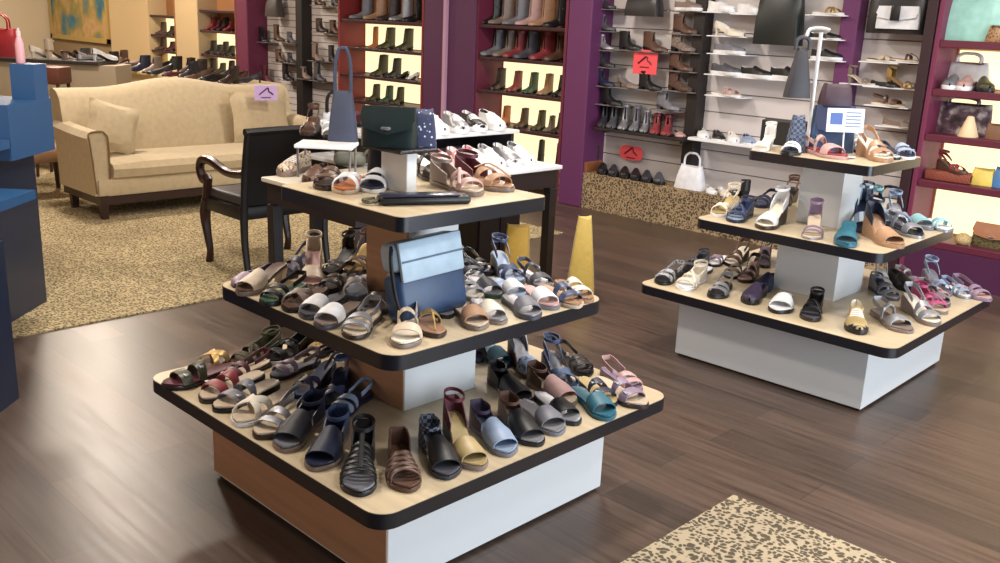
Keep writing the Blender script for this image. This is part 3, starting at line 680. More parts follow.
row(Z1, [
 ('sport', 'dgrey black black', 'dark grey strap sandal', (690, 271), (716, 260), 1, .9),
 ('cross', 'mauve white navy', 'lilac crossed strap sandal', (704, 267), (726, 256), 1, .8),
 ('wedge', 'brown cream black', 'brown and white strap wedge', (722, 266), (744, 255), 1, .9),
 ('slides', 'taupe cream dbrown', 'bronze crossed strap sandal', (729, 279), (752, 266), 1, .85),
 ('wedge', 'dbrown rose dbrown', 'dark brown two-strap wedge', (742, 283), (760, 270), -1, .85),
 ('cross', 'lblue white navy', 'pale blue crossed strap sandal', (678, 277), (702, 265), 1, .8),
 ('wedge', 'black mauve black', 'black ankle wedge with mauve footbed', (762, 268), (768, 252), 1, .9),
 ('clog', 'navy navy navy', 'navy rubber clog', (762, 293), (781, 279), 1, .85),
 ('wedge', 'white cream white', 'white strap sandal beside the riser box', (883, 291), (872, 274), 1, .85),
 ('double', 'pink rose rose', 'rose pink strap sandal', (950, 300), (922, 288), 1, .8),
 ('double', 'lblue white silver', 'ice blue strap sandal', (968, 296), (944, 285), -1, .8),
 ('sport', 'grey silver dgrey', 'grey mesh strap sandal', (898, 301), (872, 287), 1, .85),
 ('loafer', 'black black black', 'black loafer', (914, 293), (892, 281), 1, .9),
 ('sling', 'silver navy navy', 'silver and navy slingback', (931, 291), (905, 279), 1, .85),
 ('wedgex', 'lblue grey grey', 'grey blue ankle-strap wedge', (958, 290), (932, 275), 1, .95),
], 'right display bottom tier back', 'left end', H1, 1.0)
H2 = 'sandals on the middle tier of the right display'
row(Z2, [
 ('wedgex', 'cream yellow white', 'cream and yellow strap sandal', (716, 217), (740, 208), 1, .9),
 ('sport', 'blue lblue navy', 'blue and white sport sandal', (733, 223), (758, 210), 1, .95),
 ('espadrille', 'white cream dbrown white', 'white crossed strap wedge', (762, 230), (792, 217), 1, 1.0),
 ('heel', 'mauve beige silver', 'lilac ankle-strap sandal', (810, 240), (816, 222), -1, .95),
 ('mule', 'teal teal teal', 'teal closed mule', (846, 248), (849, 227), 1, 1.0),
], 'right display middle tier left edge', 'left corner', H2, 1.0)
row(Z2, [
 ('espadrille', 'tan tan tan navy', 'tan wedge with navy heel', (898, 247), (870, 235), 1, 1.05),
 ('sling', 'silver black silver', 'silver sandal with black footbed', (921, 239), (890, 229), -1, 1.0),
 ('slide', 'mint silver grey', 'mint green slide', (941, 232), (915, 222), 1, .95),
], 'right display middle tier right edge', 'near corner', H2, 1.0)
row(Z2, [
 ('double', 'navy blue navy', 'navy strap sandal', (751, 207), (772, 199), 1, .9),
 ('wedgex', 'brown black black', 'dark brown ankle-tie sandal', (778, 206), (795, 198), 1, .9),
 ('espadrille', 'lblue:stripe navy navy denim:stripe', 'blue and white striped wedge', (864, 236), (857, 219), 1, 1.15),
 ('wedge', 'navy white white', 'navy and white wedge', (883, 224), (866, 213), -1, .95),
 ('wedge', 'mauve dgrey dgrey', 'mauve strap wedge', (906, 221), (888, 211), 1, .95),
 ('cross', 'mint white silver', 'mint crossed strap sandal', (952, 228), (930, 217), -1, .85),
 ('espadrille', 'navy navy navy', 'dark navy closed wedge', (921, 223), (906, 212), -1, .9),
 ('wedgex', 'mint lblue silver', 'mint ankle-tie wedge', (937, 222), (922, 212), 1, 1.0),
 ('wedgex', 'lblue silver silver', 'pale blue ankle-tie wedge', (950, 221), (936, 212), -1, .95),
], 'right display middle tier back', 'left end', H2, 1.0)
H3 = 'shoes on the top tier of the right display'
row(Z3, [
 ('heel', 'white cream white', 'white pointed heel', (756, 152), (773, 146), 1, .8),
 ('double', 'white black black', 'black and white strap sandal', (781, 157), (790, 147), -1, .9),
 ('sling', 'rose red rose wine', 'pink slingback with red footbed', (843, 160), (812, 153), 1, 1.1),
 ('wedge', 'tan cream tan', 'tan strap wedge', (886, 163), (853, 152), -1, 1.05),
 ('sport', 'white black black', 'black and white sport sandal', (890, 152), (866, 145), 1, .95),
 ('slides', 'lblue navy white', 'pale blue sandal with navy footbed', (914, 158), (893, 150), -1, .9),
 ('double', 'navy white black', 'navy and white strap sandal', (900, 160), (876, 151), 1, .8),
], 'right display top tier', 'left corner', H3, 1.0)
for i, (c_, d_) in enumerate([('brown dbrown black', 'brown flat'), ('wine dbrown black', 'burgundy flat'), ('black char black', 'black flat'), ('dbrown black black', 'dark brown flat'), ('black wine black', 'black flat with red lining'), ('char grey white', 'charcoal flat')]):
    shoe('loafer', c_, '%s, %s from the left behind the riser sneakers' % (d_, ORD[i]), (-4.31, 3.17+i*.13, .902), radians(168), .95, 'flats behind the riser sneakers', 0, 1)
CIRC = ((.12, .036), (.33, .034), (.55, .040), (.79, .050))
def relax(key, iters=160):
    S = TIER.get(key, []); k = int(key[1]); cx0, cy0 = (AX, AY) if key[0] == 'A' else (BX, BY); hs = SZ[k]; hp = PB[k+1] if k < 2 else None
    for it in range(iters):
        for a in range(len(S)):
            o, p, an, sc, m, w = S[a]; d = Vector((cos(an), sin(an), 0))
            for t, r in CIRC:
                q = p+d*(SL*sc*t); r *= sc
                if hp:                                     # keep clear of the riser box
                    dx, dy = q.x-cx0, q.y-cy0; ex, ey = abs(dx)-hp-r*.9, abs(dy)-hp-r*.9
                    if ex < 0 and ey < 0:
                        if ex > ey: p.x += math.copysign(-ex*.5, dx)
                        else: p.y += math.copysign(-ey*.5, dy)
                lim = hs-r*.75
                for ax in (0, 1):
                    v_ = q[ax]-(cx0, cy0)[ax]
                    if abs(v_) > lim: p[ax] -= math.copysign((abs(v_)-lim)*.5, v_)
            for b in range(a+1, len(S)):
                o2, p2, an2, sc2, m2, w2 = S[b]
                if (p-p2).length > .6: continue
                d2 = Vector((cos(an2), sin(an2), 0)); best = None
                for t, r in CIRC:
                    for t2, r2 in CIRC:
                        v_ = (p+d*(SL*sc*t))-(p2+d2*(SL*sc2*t2)); gap = v_.length-(r*sc*w+r2*sc2*w2)*.99
                        if gap < 0 and (best is None or gap < best[0]): best = (gap, v_)
                if best:
                    n = best[1].normalized() if best[1].length > 1e-5 else Vector((1, 0, 0)); g = -best[0]*.5
                    p += n*(g*m2/(m+m2)); p2 -= n*(g*m/(m+m2))
    mx = 0
    for o, p, an, sc, m, w in S:
        mx = max(mx, math.hypot(o.location.x-p.x, o.location.y-p.y)); o.location.x, o.location.y = p.x, p.y
for key in TIER: relax(key)
# ---- sneakers on the white-topped table and riser
K = 'sneakers on the white topped table'
ty = .751
snk = [('white white white', 'white sneaker'), ('white white white', 'plain white sneaker'), ('pink red white', 'pink and red sneaker'), ('pink white white', 'pale pink sneaker'), ('white pink white', 'white and pink sneaker'), ('white silver white', 'white sneaker with silver heel'), ('silver white white', 'silver sneaker'), ('white grey white', 'white sneaker with grey lining')]
for i, (c_, d_) in enumerate(snk):
    shoe('sneaker', c_, '%s, %s from the left on the white table front row' % (d_, ORD[i]), (-3.79, 3.13+i*.118, ty), radians(-22), 1.04, K, 0, 1 if i % 2 else -1)
snk2 = [('green white white', 'mint green sneaker'), ('white white white', 'white sneaker'), ('white white white', 'chalk white sneaker'), ('white silver white', 'off-white sneaker'), ('silver white white', 'grey-white sneaker'), ('black white white', 'black sneaker'), ('white black white', 'white and black sneaker')]
for i, (c_, d_) in enumerate(snk2):
    shoe('sneaker', c_, '%s, %s from the left on the silver-edged riser' % (d_, ORD[i]), (-4.12, 3.16+i*.147, .902), radians(-22), 1.06, 'sneakers on the riser shelf', 0, 1 if i % 2 else -1)
row(.9095, [
 ('wedgex', 'brown brown dbrown', 'brown strappy wedge', (307, 136), (316, 130), 1, .9),
 ('sling', 'white black black', 'black and white sandal', (331, 139), (322, 131), -1, .85),
], 'small white riser', 'left', 'sandals on the small riser', 1.0)
# ------------------------------------------------------------ shoes on the back wall
def wall_shoes(items, yb, group, where, plate=None, dz=0):
    """item: kind, colours, description, centre px, base py, compass deg, scale"""
    for it in items:
        kind, cols, desc, px, py, deg = it[:6]; sc = (it[6] if len(it) > 6 else 1.0)*(.86 if kind in ('bootie', 'boot') else .95)
        q = PY(px, py, yb); ang = radians(deg); L = Vector((q.x, yb, q.z))-Vector((cos(ang), sin(ang), 0))*SL*sc*.5
        if plate:
            n_ = max(.1, SL*sc*.5*abs(cos(ang))+.03); struct('shoe_ledge', MB().rbox(q.x-n_, q.x+n_, yb-.045, SW, q.z-.008, q.z, .002), plate, wall)
        shoe(kind, cols, desc+' '+where if where else desc, (L.x, L.y, q.z+.0008), ang, sc, group, 0, 1)
CLR = mat((120, 112, 110), .3); LW = mat((232, 232, 234), .35)
yb = SW-.12
wall_shoes([
 ('boot', 'char black black', 'charcoal ankle boot at the top of the column beside the purple pillar', 606, 9, -8, .9),
 ('bootie', 'dgrey grey black', 'grey ankle boot below the top boot beside the purple pillar', 606, 31, -8, .9),
 ('bootie', 'silver grey black', 'silver grey ankle boot, third down beside the purple pillar', 605, 50, -8, .85),
 ('bootie', 'char navy black', 'dark grey ankle boot, fourth down beside the purple pillar', 605, 67, -8, .9),
 ('bootie', 'navy navy black', 'navy ankle boot, fifth down beside the purple pillar', 604, 86, -8, .95),
 ('bootie', 'black black black', 'black ankle boot above and left of the upper red sign', 630, 50, -8, 1.0),
 ('bootie', 'brown brown black', 'taupe brown ankle boot above and right of the upper red sign', 655, 52, -8, 1.05),
 ('pump', 'taupe grey black', 'taupe low-cut shoe left of the black boot under the upper red sign', 628, 88, -8, .9),
 ('bootie', 'black black black', 'black ankle boot standing just below the upper red sign', 650, 90, -8, 1.0),
 ('loafer', 'taupe white white', 'taupe shoe, topmost beside the black post', 688, 11, -8, 1.0),
 ('bootie', 'brown brown dbrown', 'red-brown laced boot, second down beside the black post', 685, 34, -8, 1.0),
 ('bootie', 'taupe:snake black black', 'snake-print ankle boot, third down beside the black post', 683, 52, -8, 1.0),
 ('bootie', 'brown brown dbrown', 'chestnut ankle boot, fourth down beside the black post', 681, 71, -8, 1.0),
 ('bootie', 'brown:snake black dbrown', 'patterned brown ankle boot, fifth down beside the black post', 680, 91, -8, 1.0),
 ('bootie', 'black black black', 'black ankle boot at left just above the long dark shelf row', 611, 105, -8, 1.0),
 ('bootie', 'grey grey dgrey', 'grey ankle boot at right above the long dark shelf', 668, 110, -8, 1.0),
], yb, 'ankle boots on the left slat wall', '', CLR)
def longshelf(name, label, x0, x1, z, m, y0=SW-.26, th=.022):
    t = thing(name, label, 'shelf', ((x0+x1)/2, SW, z), group='wall shelves'); w = (x1-x0)/2
    obj('board', MB().rbox(-w, w, y0-SW, 0, -th, 0, .003), m, t, False)
    for s in (-1, 1): obj('bracket', MB().box(s*(w-.06)-.008, s*(w-.06)+.008, y0-SW+.05, 0, -th-.02, -th), BLK, t, False)
q0 = PY(592, 126, SW-.2); q1 = PY(688, 139, SW-.2); zs = (q0.z+q1.z)/2
longshelf('wall_shelf', 'long dark shelf of grey and red boots on the slat wall beside the purple pillar', q0.x+.07, q1.x+.0, zs, BLK)
def on_shelf(z, y, items, group):
    for it in items:
        kind, cols, desc, px, deg = it[:5]; sc = it[5] if len(it) > 5 else 1.0
        x = PY(px, 100, y).x
        # the sight line through (px, ?) at height z
        lo, hi = 0, 300
        for _ in range(20):
            mid = (lo+hi)/2
            if PY(px, mid, y).z > z: lo = mid
            else: hi = mid
        x = PY(px, lo, y).x; ang = radians(deg); L = Vector((x, y, z+.0008))-Vector((cos(ang), sin(ang), 0))*SL*sc*.5
        shoe(kind, cols, desc, L, ang, sc, group, 0, 1)
on_shelf(zs, SW-.13, [
 ('boot', 'char black black', 'tall dark grey boot, leftmost on the long dark wall shelf', 604, -60, .95),
 ('boot', 'dgrey grey black', 'dark grey boot, second on the long dark wall shelf', 613, -60, .95),
 ('boot', 'silver grey black', 'pale grey boot, third on the long dark wall shelf', 624, -62, .85),
 ('boot', 'grey grey black', 'mid grey boot, fourth on the long dark wall shelf', 635, -62, .85),
 ('boot', 'silver grey black', 'silver boot, fifth on the long dark wall shelf', 645, -62, .75),
 ('bootie', 'red wine black', 'brick red ankle boot, left of the two red ones on the long dark shelf', 656, -60, .9),
 ('bootie', 'red wine black', 'brick red ankle boot, right of the two red ones on the long dark shelf', 667, -60, .9),
 ('flat', 'rose brown black', 'small pinkish flat at the right end of the long dark shelf', 679, -40, .8),
], 'boots on the long dark shelf')
on_shelf(.306, SW-.13, [
 ('clog', 'black char black', 'black clog, first right of the wooden box on the leopard plinth', 603, -52, .95),
 ('clog', 'char black black', 'charcoal clog, second right of the wooden box on the leopard plinth', 614, -52, .95),
 ('clog', 'black char black', 'black clog, third right of the wooden box on the leopard plinth', 625, -52, .95),
 ('clog', 'black char black', 'black clog, fourth right of the wooden box on the leopard plinth', 636, -52, .95),
 ('clog', 'char char black', 'charcoal clog, fifth right of the wooden box on the leopard plinth', 647, -52, .95),
 ('clog', 'dgrey char black', 'grey clog, sixth right of the wooden box on the leopard plinth', 659, -52, .95),
], 'black clogs on the leopard plinth')
q = PY(583, 172, SW-.1)
tag(obj('wooden_box', MB().rbox(-.13, .13, -.12, .1, 0, .085, .004), mat((140, 88, 52), .5), None, False, (q.x+.03, SW-.13, .306)), 'small brown wooden box on the leopard plinth beside the purple pillar', 'box')
for i in range(2): shoe('bootie', 'dbrown brown black', ('dark brown clog boot, left one' if i == 0 else 'dark brown clog boot, right one')+' on the small wooden box', (q.x+.03+(-.0 if i == 0 else .1), SW-.09+.03*i, .392), radians(-135), .75, 'pair on the wooden box', 0, 1)
# white shelf and plate shelves on the second slat wall
a = PY(690, 134, SW-.2); b = PY(768, 149, SW-.2); z_ = (a.z+b.z)/2
longshelf('wall_shelf', 'long white shelf of pointed flats on the slat wall right of the black post', a.x+.02, b.x+.5, z_, LW)
on_shelf(z_, SW-.12, [
 ('flat', 'white cream white', 'white pointed flat, first right of the black post on the white shelf', 703, -50, 1),
 ('flat', 'black char white', 'black pointed flat on the white wall shelf', 718, -50, 1),
 ('flat', 'white cream white', 'white pointed flat, right of the black one on the white shelf', 733, -50, 1),
 ('flat', 'lblue blue white', 'pale blue flat on the white wall shelf', 748, -50, 1),
], 'flats on the white wall shelf')
on_shelf(.306, SW-.15, [
 ('flat', 'white cream white', 'white flat on the plinth just right of the white tote', 710, -40, .8),
 ('flat', 'cream white white', 'cream flat on the plinth left of the black flat', 724, -40, .8),
 ('heel', 'black black black', 'black heeled sandal on the plinth right of the white flats', 738, 150, .95),
 ('flat', 'black dbrown black', 'black flat on the plinth behind the right display', 905, -60, .95),
], 'flats on the leopard plinth')
wall_shoes([
 ('sneaker', 'white cream white', 'white sneaker, topmost left on the slat wall right of the post', 721, 12, -8, .92),
 ('sneaker', 'white white white', 'white sneaker, topmost right on the slat wall left of the black tote', 750, 14, -8, .85),
 ('pump', 'cream white white', 'cream white pump, second down right of the black post', 729, 36, -8, 1.05),
 ('slipon', 'grey white white', 'grey slip-on sneaker, third down right of the black post', 729, 54, -8, 1.05),
 ('slipon', 'dgrey grey white', 'blue-grey slip-on sneaker, fourth down right of the black post', 726, 75, -8, 1.05),
 ('slipon', 'black white white', 'black slip-on with white sole, below the black hanging tote', 756, 78, -8, 1.05),
 ('slipon', 'black white white', 'black slip-on with white toe, right of the other black slip-on', 788, 80, -8, 1.15),
 ('slides', 'rose beige white', 'beige strap sandal, lowest right of the black post', 726, 96, -8, 1.0),
 ('cross', 'gold beige white', 'gold strappy sandal right of the black hanging tote', 828, 15, -8, .9),
 ('flat', 'black white white', 'black flat, second down left of the purple corner column', 825, 39, -8, .9),
 ('slipon', 'black char white', 'black slip-on, third down left of the purple corner column', 826, 60, -8, .9),
], yb, 'sneakers on the middle slat wall', '', LW)
wall_shoes([
 ('cross', 'beige brown cream', 'beige strap sandal below the white clutch', 881, 62, -8, .8),
 ('thong', 'brown tan cream', 'brown and tan sandal right of the beige strap one below the clutch', 906, 62, -8, .8),
 ('heel', 'taupe beige cream', 'taupe heeled sandal right of the purple corner column', 861, 84, -8, .8),
 ('flat', 'black black black', 'black flat below the beige strap sandal', 885, 87, -8, .8),
 ('heel', 'gold tan gold', 'gold strappy heel near the right black post', 902, 88, -8, .9),
 ('sling', 'brown tan cream', 'tan slingback low near the right black post', 888, 106, -8, .9),
 ('flat', 'taupe tan cream', 'bronze flat near the right black post behind the display', 899, 127, -8, .9),
], yb, 'sandals on the narrow slat wall', '', LW)
# left slat wall behind the sofa
wall_shoes([
 ('boot', 'brown dbrown black', 'brown boot under the dark bag far left slat wall', 279, 41, -8, .95),
 ('bootie', 'dgrey grey black', 'grey ankle boot beside the thin black post, upper row', 292, 43, -8, .85),
 ('bootie', 'brown taupe black', 'brown low boot on the lower left slat wall row', 281, 62, -8, 1.0),
 ('bootie', 'char grey black', 'charcoal boot beside the thin black post, lower row', 292, 63, -8, .8),
 ('boot', 'black black black', 'black boot beside the dark red pillar', 264, 42, -8, .9),
 ('bootie', 'dbrown brown black', 'dark brown boot right of the thin black post, second row', 322, 32, -8, 1.0),
 ('bootie', 'brown red black', 'red-brown boot next to the red shelf case, second row', 336, 34, -8, 1.0),
 ('bootie', 'brown taupe black', 'brown boot right of the thin black post, top row', 320, 5, -8, .9),
 ('bootie', 'dgrey char black', 'dark shoe next to the red shelf case, top row', 337, 6, -8, .9),
 ('boot', 'taupe brown black', 'taupe boot right of the thin black post, third row', 318, 61, -8, 1.0),
 ('boot', 'black black black', 'black boot left of the thin black post, bottom row', 288, 80, -8, 1.0),
 ('bootie', 'taupe brown black', 'taupe boot crossing the thin black post, bottom row', 306, 79, -8, .95),
 ('boot', 'dgrey black black', 'dark grey boot right of the thin black post, bottom row', 320, 81, -8, 1.0),
 ('boot', 'wine brown black', 'wine brown boot beside the sofa top, bottom row', 268, 82, -8, 1.0),
 ('boot', 'char black black', 'charcoal boot next to the red shelf case, third row', 334, 62, -8, .9),
], yb, 'boots on the far left slat wall', '', CLR)
# ------------------------------------------------------------ contents of the lit cases
yc = WF+.16
tall = [('black black black', 491, 'black'), ('taupe dbrown black', 501, 'taupe'), ('grey char black', 515, 'grey'), ('rose brown black', 528, 'dusty rose'), ('tan brown black', 541, 'tan'), ('black black black', 556, 'jet black')]
on_shelf(z2[4]+.0, yc, [('tall', c_, d_+' tall boot on the top shelf of the centre purple case', px, -112, .95) for c_, px, d_ in tall], 'tall boots in the centre case')
mid = [('grey char black', 493, 'grey'), ('taupe char black', 505, 'taupe'), ('red wine black', 515, 'deep red'), ('dgrey char black', 526, 'dark grey'), ('red red black', 542, 'bright red'), ('brown brown black', 556, 'brown')]
on_shelf(z2[3]+.0, yc, [('boot', c_, d_+' boot on the second shelf of the centre purple case', px, -100, 1.05) for c_, px, d_ in mid], 'boots on the second shelf of the centre case')
on_shelf(z2[2], yc, [('boot', 'dbrown black black', 'dark brown boot, leftmost on the upper backlit shelf, centre case', 497, -80, .85), ('boot', 'red pink black', 'coral red boot on the upper backlit shelf, centre case', 514, -80, .8), ('boot', 'green gold black', 'dark green boot on the upper backlit shelf, centre case', 530, -80, .8), ('boot', 'tan gold black', 'tan boot on the upper backlit shelf, centre case', 545, -80, .8), ('boot', 'black black black', 'black boot, rightmost on the upper backlit shelf, centre case', 559, -80, .8)], 'boots on the upper backlit shelf')
on_shelf(z2[1], yc, [('boot', 'orange tan tan', 'orange boot on the lower backlit shelf, centre case', 503, -80, .75), ('boot', 'brown tan black', 'brown boot on the lower backlit shelf, centre case', 521, -80, .75), ('boot', 'olive gold black', 'olive boot on the lower backlit shelf, centre case', 538, -80, .75), ('boot', 'taupe gold black', 'taupe boot on the lower backlit shelf, centre case', 549, -80, .6), ('boot', 'dbrown black black', 'dark boot, rightmost on the lower backlit shelf, centre case', 558, -80, .75)], 'boots on the lower backlit shelf')
on_shelf(z2[0], yc, [('tall', 'black black black', 'black boot on the lowest shelf, left one, centre case', 538, -80, .6), ('tall', 'char black black', 'charcoal boot on the lowest shelf, right one, centre case', 556, -80, .6)], 'boots on the lowest shelf')
on_shelf(z1[4], yc, [('tall', c_, d_+' tall boot on the top shelf of the red sided case', px, -112, .95) for c_, px, d_ in [('grey char black', 361, 'grey'), ('tan brown black', 375, 'tan'), ('dbrown black black', 388, 'dark brown'), ('silver grey black', 401, 'silver grey'), ('black black black', 414, 'black')]], 'tall boots in the red sided case')
on_shelf(z1[3], yc, [('tall', 'orange tan tan', 'orange boot on the highest backlit shelf, red sided case', 373, -80, .55), ('boot', 'olive gold black', 'olive boot, left one on the highest backlit shelf, red sided case', 386, -80, .95), ('boot', 'olive yellow black', 'olive yellow boot, right one on the highest backlit shelf, red sided case', 404, -80, .95)], 'boots on the highest backlit shelf')
on_shelf(z1[2], yc, [('boot', 'olive dbrown black', 'dark olive boot on the middle backlit shelf, red sided case', 379, -80, .95), ('boot', 'char black black', 'charcoal boot on the middle backlit shelf, red sided case', 393, -80, .85), ('pump', 'black white black', 'black pump on the middle backlit shelf, red sided case', 403, 170, .8), ('pump', 'white cream white', 'white pump on the middle backlit shelf, red sided case', 413, 170, .8)], 'shoes on the middle backlit shelf')
on_shelf(z1[1], yc, [('boot', 'olive gold black', 'olive boot, leftmost on the lowest backlit shelf, red sided case', 373, -80, .75), ('boot', 'green gold black', 'green boot on the lowest backlit shelf, red sided case', 386, -80, .75), ('boot', 'olive black black', 'dark boot on the lowest backlit shelf, red sided case', 397, -80, .75)], 'boots on the lowest backlit shelf')
# far narrow cases
k_ = 0
for zc, (xa, xb_), nm, cols in ((.72, (203, 233), 'lower', ['dbrown', 'olive', 'black']), (.95, (203, 233), 'middle', ['black', 'char', 'dbrown', 'black']), (1.25, (203, 233), 'upper', ['red', 'wine', 'dbrown', 'red']), (.70, (153, 174), 'lower', ['gold', 'olive']), (.93, (153, 174), 'middle', ['brown', 'wine']), (1.14, (153, 174), 'upper', ['brown', 'dbrown'])):
    n_ = len(cols); side = 'nearer' if xa > 180 else 'farther'
    on_shelf(zc, WF+.12, [('bootie' if i % 2 else 'boot', c_+' brown black', '%s boot, %s from left on the %s shelf of the %s narrow case' % ({'char': 'charcoal', 'dbrown': 'dark brown', 'wine': 'wine red'}.get(c_, c_), ORD[i], nm, side), xa+8+(xb_-xa-12)*i/max(1, n_-1), -75, .72) for i, c_ in enumerate(cols)], 'boots in the far narrow cases')
# right hand plum case
yr = WF+.15
on_shelf(zr[3], yr, [('clog', 'grey silver white', 'grey round-toed shoe in the plum case, left of three', 953, -82, 1.0), ('clog', 'rose white white', 'beige pink round-toed shoe in the plum case, middle of three', 967, -82, 1.0), ('clog', 'olive brown black', 'olive round-toed shoe in the plum case, right of three', 983, -60, 1.0)], 'round toed shoes in the plum case')
# ------------------------------------------------------------ bags, boxes, signs
def bag(name, label, loc, w, h, d, m, rot=0, taper=.8, handle=None, flap=None, hh=.12, tilt=0, clasp=True, trim=None, soft=.02, cat='bag', group=None):
    t = thing(name, label, cat, loc, (tilt, 0, rot) if not isinstance(rot, tuple) else rot)
    R = []
    for k in range(7):
        f = k/6; ww = w/2*(1-(1-taper)*f)*(1-.05*sin(pi*f)*0+.03*sin(pi*f)); dd = d/2*(1-.55*f)*(1+.25*sin(pi*f)); z = h*f; n = 12
        R.append([(ww*math.copysign(abs(cos(2*pi*j/n+.26))**.35, cos(2*pi*j/n+.26)), dd*math.copysign(abs(sin(2*pi*j/n+.26))**.6, sin(2*pi*j/n+.26)), z-(soft*(1-abs(cos(2*pi*j/n)))*(k == 6))) for j in range(n)])
    obj('body', MB().loft(R), m, t)
    if trim: obj('trim', MB().rbox(-w/2*1.02, w/2*1.02, -d/2*1.04, d/2*1.04, 0, h*.12, .01), trim, t)
    if flap:
        R = []
        for k in range(6):
            f = k/5; z = h*(1.01-.50*f) if f > 0 else h*1.015; y = -d/2*(.45+.62*f)-.008; ww = w/2*(taper+.1*f)*(1.0 if f < .8 else .9)
            R.append([(-ww, y, z), (0, y-.008, z-(.02 if f > .8 else 0)), (ww, y, z), (ww, y+.006, z), (-ww, y+.006, z)])
        obj('flap', MB().loft(R), flap, t)
        if clasp: obj('clasp', MB().rbox(-.015, .015, -d/2-.03, -d/2-.005, h*.46, h*.54, .004), mat((200, 200, 205), .25, 'plain', .9), t)
    if handle:
        for y in ((-d*.15, d*.15) if hh > .0 and handle != 'one' else (0,)):
            q = w*.26; obj('handle', MB().tube([(-q, y, h*.96), (-q*.95, y, h+hh*.6), (-q*.5, y, h+hh*.96), (0, y, h+hh), (q*.5, y, h+hh*.96), (q*.95, y, h+hh*.6), (q, y, h*.96)], .009, 6), m if handle in (True, 'one') else handle, t)
    return t
BK = mat((22, 22, 26), .35, 'leather'); WB_ = mat((160, 182, 200), .4, 'leather'); DB = mat((36, 60, 94), .4, 'leather')
# blue and white handbag leaning on the riser of the middle tier
t = thing('handbag', 'blue handbag with a pale flap leaning on the riser of the front middle tier', 'bag', Vector((AX+.235, PX(430, 262, AX+.235).y, Z2+.003)), (radians(-10), radians(-3), radians(88)))
t.scale = (.84, .84, .9)
obj('body', MB().rbox(-.15, .15, -.055, .045, .002, .165, .03, 3), DB, t)
obj('panel', MB().rbox(-.148, .148, -.05, .04, .166, .26, .025, 3), WB_, t)
obj('flap', MB().rbox(-.135, .135, -.066, -.050, .135, .262, .006, 2), WB_, t)
obj('zip', MB().tube([(-.13, -.068, .20), (.13, -.068, .20)], .003, 5, sub=1), mat((90, 110, 130), .4), t)
obj('strap', MB().tube([(-.14, -.03, .25), (-.165, -.05, .2), (-.168, -.055, .1), (-.155, -.06, .02)], .007, 6), BK, t)
# bags on the top box of the front display
zt = ZT[2]+.1375; f_ = P(406.5, 194, ZT[2])
bag('handbag', 'dark green and black shoulder bag on the top box of the front display', (f_.x-.07, f_.y-.01, zt), .17, .12, .09, mat((26, 38, 38), .35, 'leather'), radians(40), .92, None, mat((32, 46, 46), .35, 'leather'))
bag('pouch', 'blue floral cloth pouch beside the green bag on the top box', (f_.x-.03, f_.y+.085, zt), .085, .115, .06, mat((60, 64, 92), .8, 'floral'), radians(60), .75, None)
bag('handbag', 'black soft bag behind the green bag beside the white riser', (f_.x-.17, f_.y+.04, Z3+.0005), .09, .245, .08, BK, radians(40), .8, None)
t = thing('clutch', 'long flat black clutch lying near the front corner of the upper tier', 'bag', P(424, 203, Z3), (0, 0, radians(64)))
obj('body', MB().rbox(-.135, .135, -.035, .035, .0005, .024, .01), BK, t); obj('flap', MB().rbox(-.13, .10, -.036, .02, .0245, .03, .003), mat((30, 34, 54), .3, 'leather'), t); obj('wrist_strap', MB().tube([(-.13, 0, .012), (-.165, -.02, .01), (-.175, .015, .01), (-.14, .02, .012)], .006, 6), mat((90, 86, 60), .6, 'snake'), t)
t = thing('slouch_bag', 'small grey green slouch bag with strap in front of the small white riser', 'bag', P(350, 166, .751), (0, 0, radians(50)))
obj('body', MB().rbox(-.085, .085, -.035, .035, .001, .075, .03, 3), mat((112, 112, 100), .6, 'leather'), t); obj('strap', MB().tube([(.07, -.02, .06), (.10, -.04, .09), (.13, -.04, .06), (.12, -.04, .01)], .008, 6), mat((120, 122, 100), .5, 'leather'), t)
# blue-grey bag hanging on the riser behind, black framed tote
bag('hobo_bag', 'tall blue-grey slouchy bag with long strap on the small white riser', (P(343, 141, .9095).x, P(343, 141, .9095).y, .9095), .15, .25, .07, mat((54, 60, 80), .6, 'leather'), CY, .6, 'one', None, .2)
q = PY(407, 108, 4.6); 
bag('tote_bag', 'small white tote with upright black handles behind the green bag', (P(407, 118, 1.0).x, P(407, 118, 1.0).y, .902) if 0 else (-4.22, 3.02, .902), .12, .11, .07, mat((190, 190, 196), .5, 'leather'), radians(50), .9, BK, None, .10)
# wall bags
def wbag(px, py_b, w, h, d, m, **k):
    name, label = k.pop('name'), k.pop('label'); q = PY(px, py_b, SW-.08); return bag(name, label, (q.x, SW-.125, q.z), w, h, d, m, 0, **k)
def hook(x, z): struct('wall_hook', MB().tube([(x, SW, z), (x, SW-.1, z), (x, SW-.12, z+.02)], .006, 6), mat((160, 160, 165), .3, 'plain', .8), wall)
wbag(647, 16.5, .34, .20, .14, mat((38, 34, 36), .4, 'leather'), name='handbag', label='black slouchy handbag hanging high on the slat wall above the ankle boots', taper=.85, handle=True, hh=.2)
wbag(780, 45, .37, .40, .14, mat((22, 28, 28), .35, 'leather'), name='tote_bag', label='large black leather tote hanging on the slat wall above the black slip-ons', taper=.84, handle=True, hh=.22)
wbag(898, 34, .38, .30, .12, mat((24, 20, 24), .4, 'leather'), name='handbag', label='black bag hanging on the narrow slat wall behind the white clutch', taper=.95, handle=True, hh=.2)
q = PY(896, 29, SW-.20); bag('clutch', 'white flap clutch with black strap hung in front of the black bag', (q.x, SW-.19, q.z), .28, .14, .05, mat((222, 222, 224), .4, 'leather'), 0, .92, None, mat((212, 212, 216), .4, 'leather'))
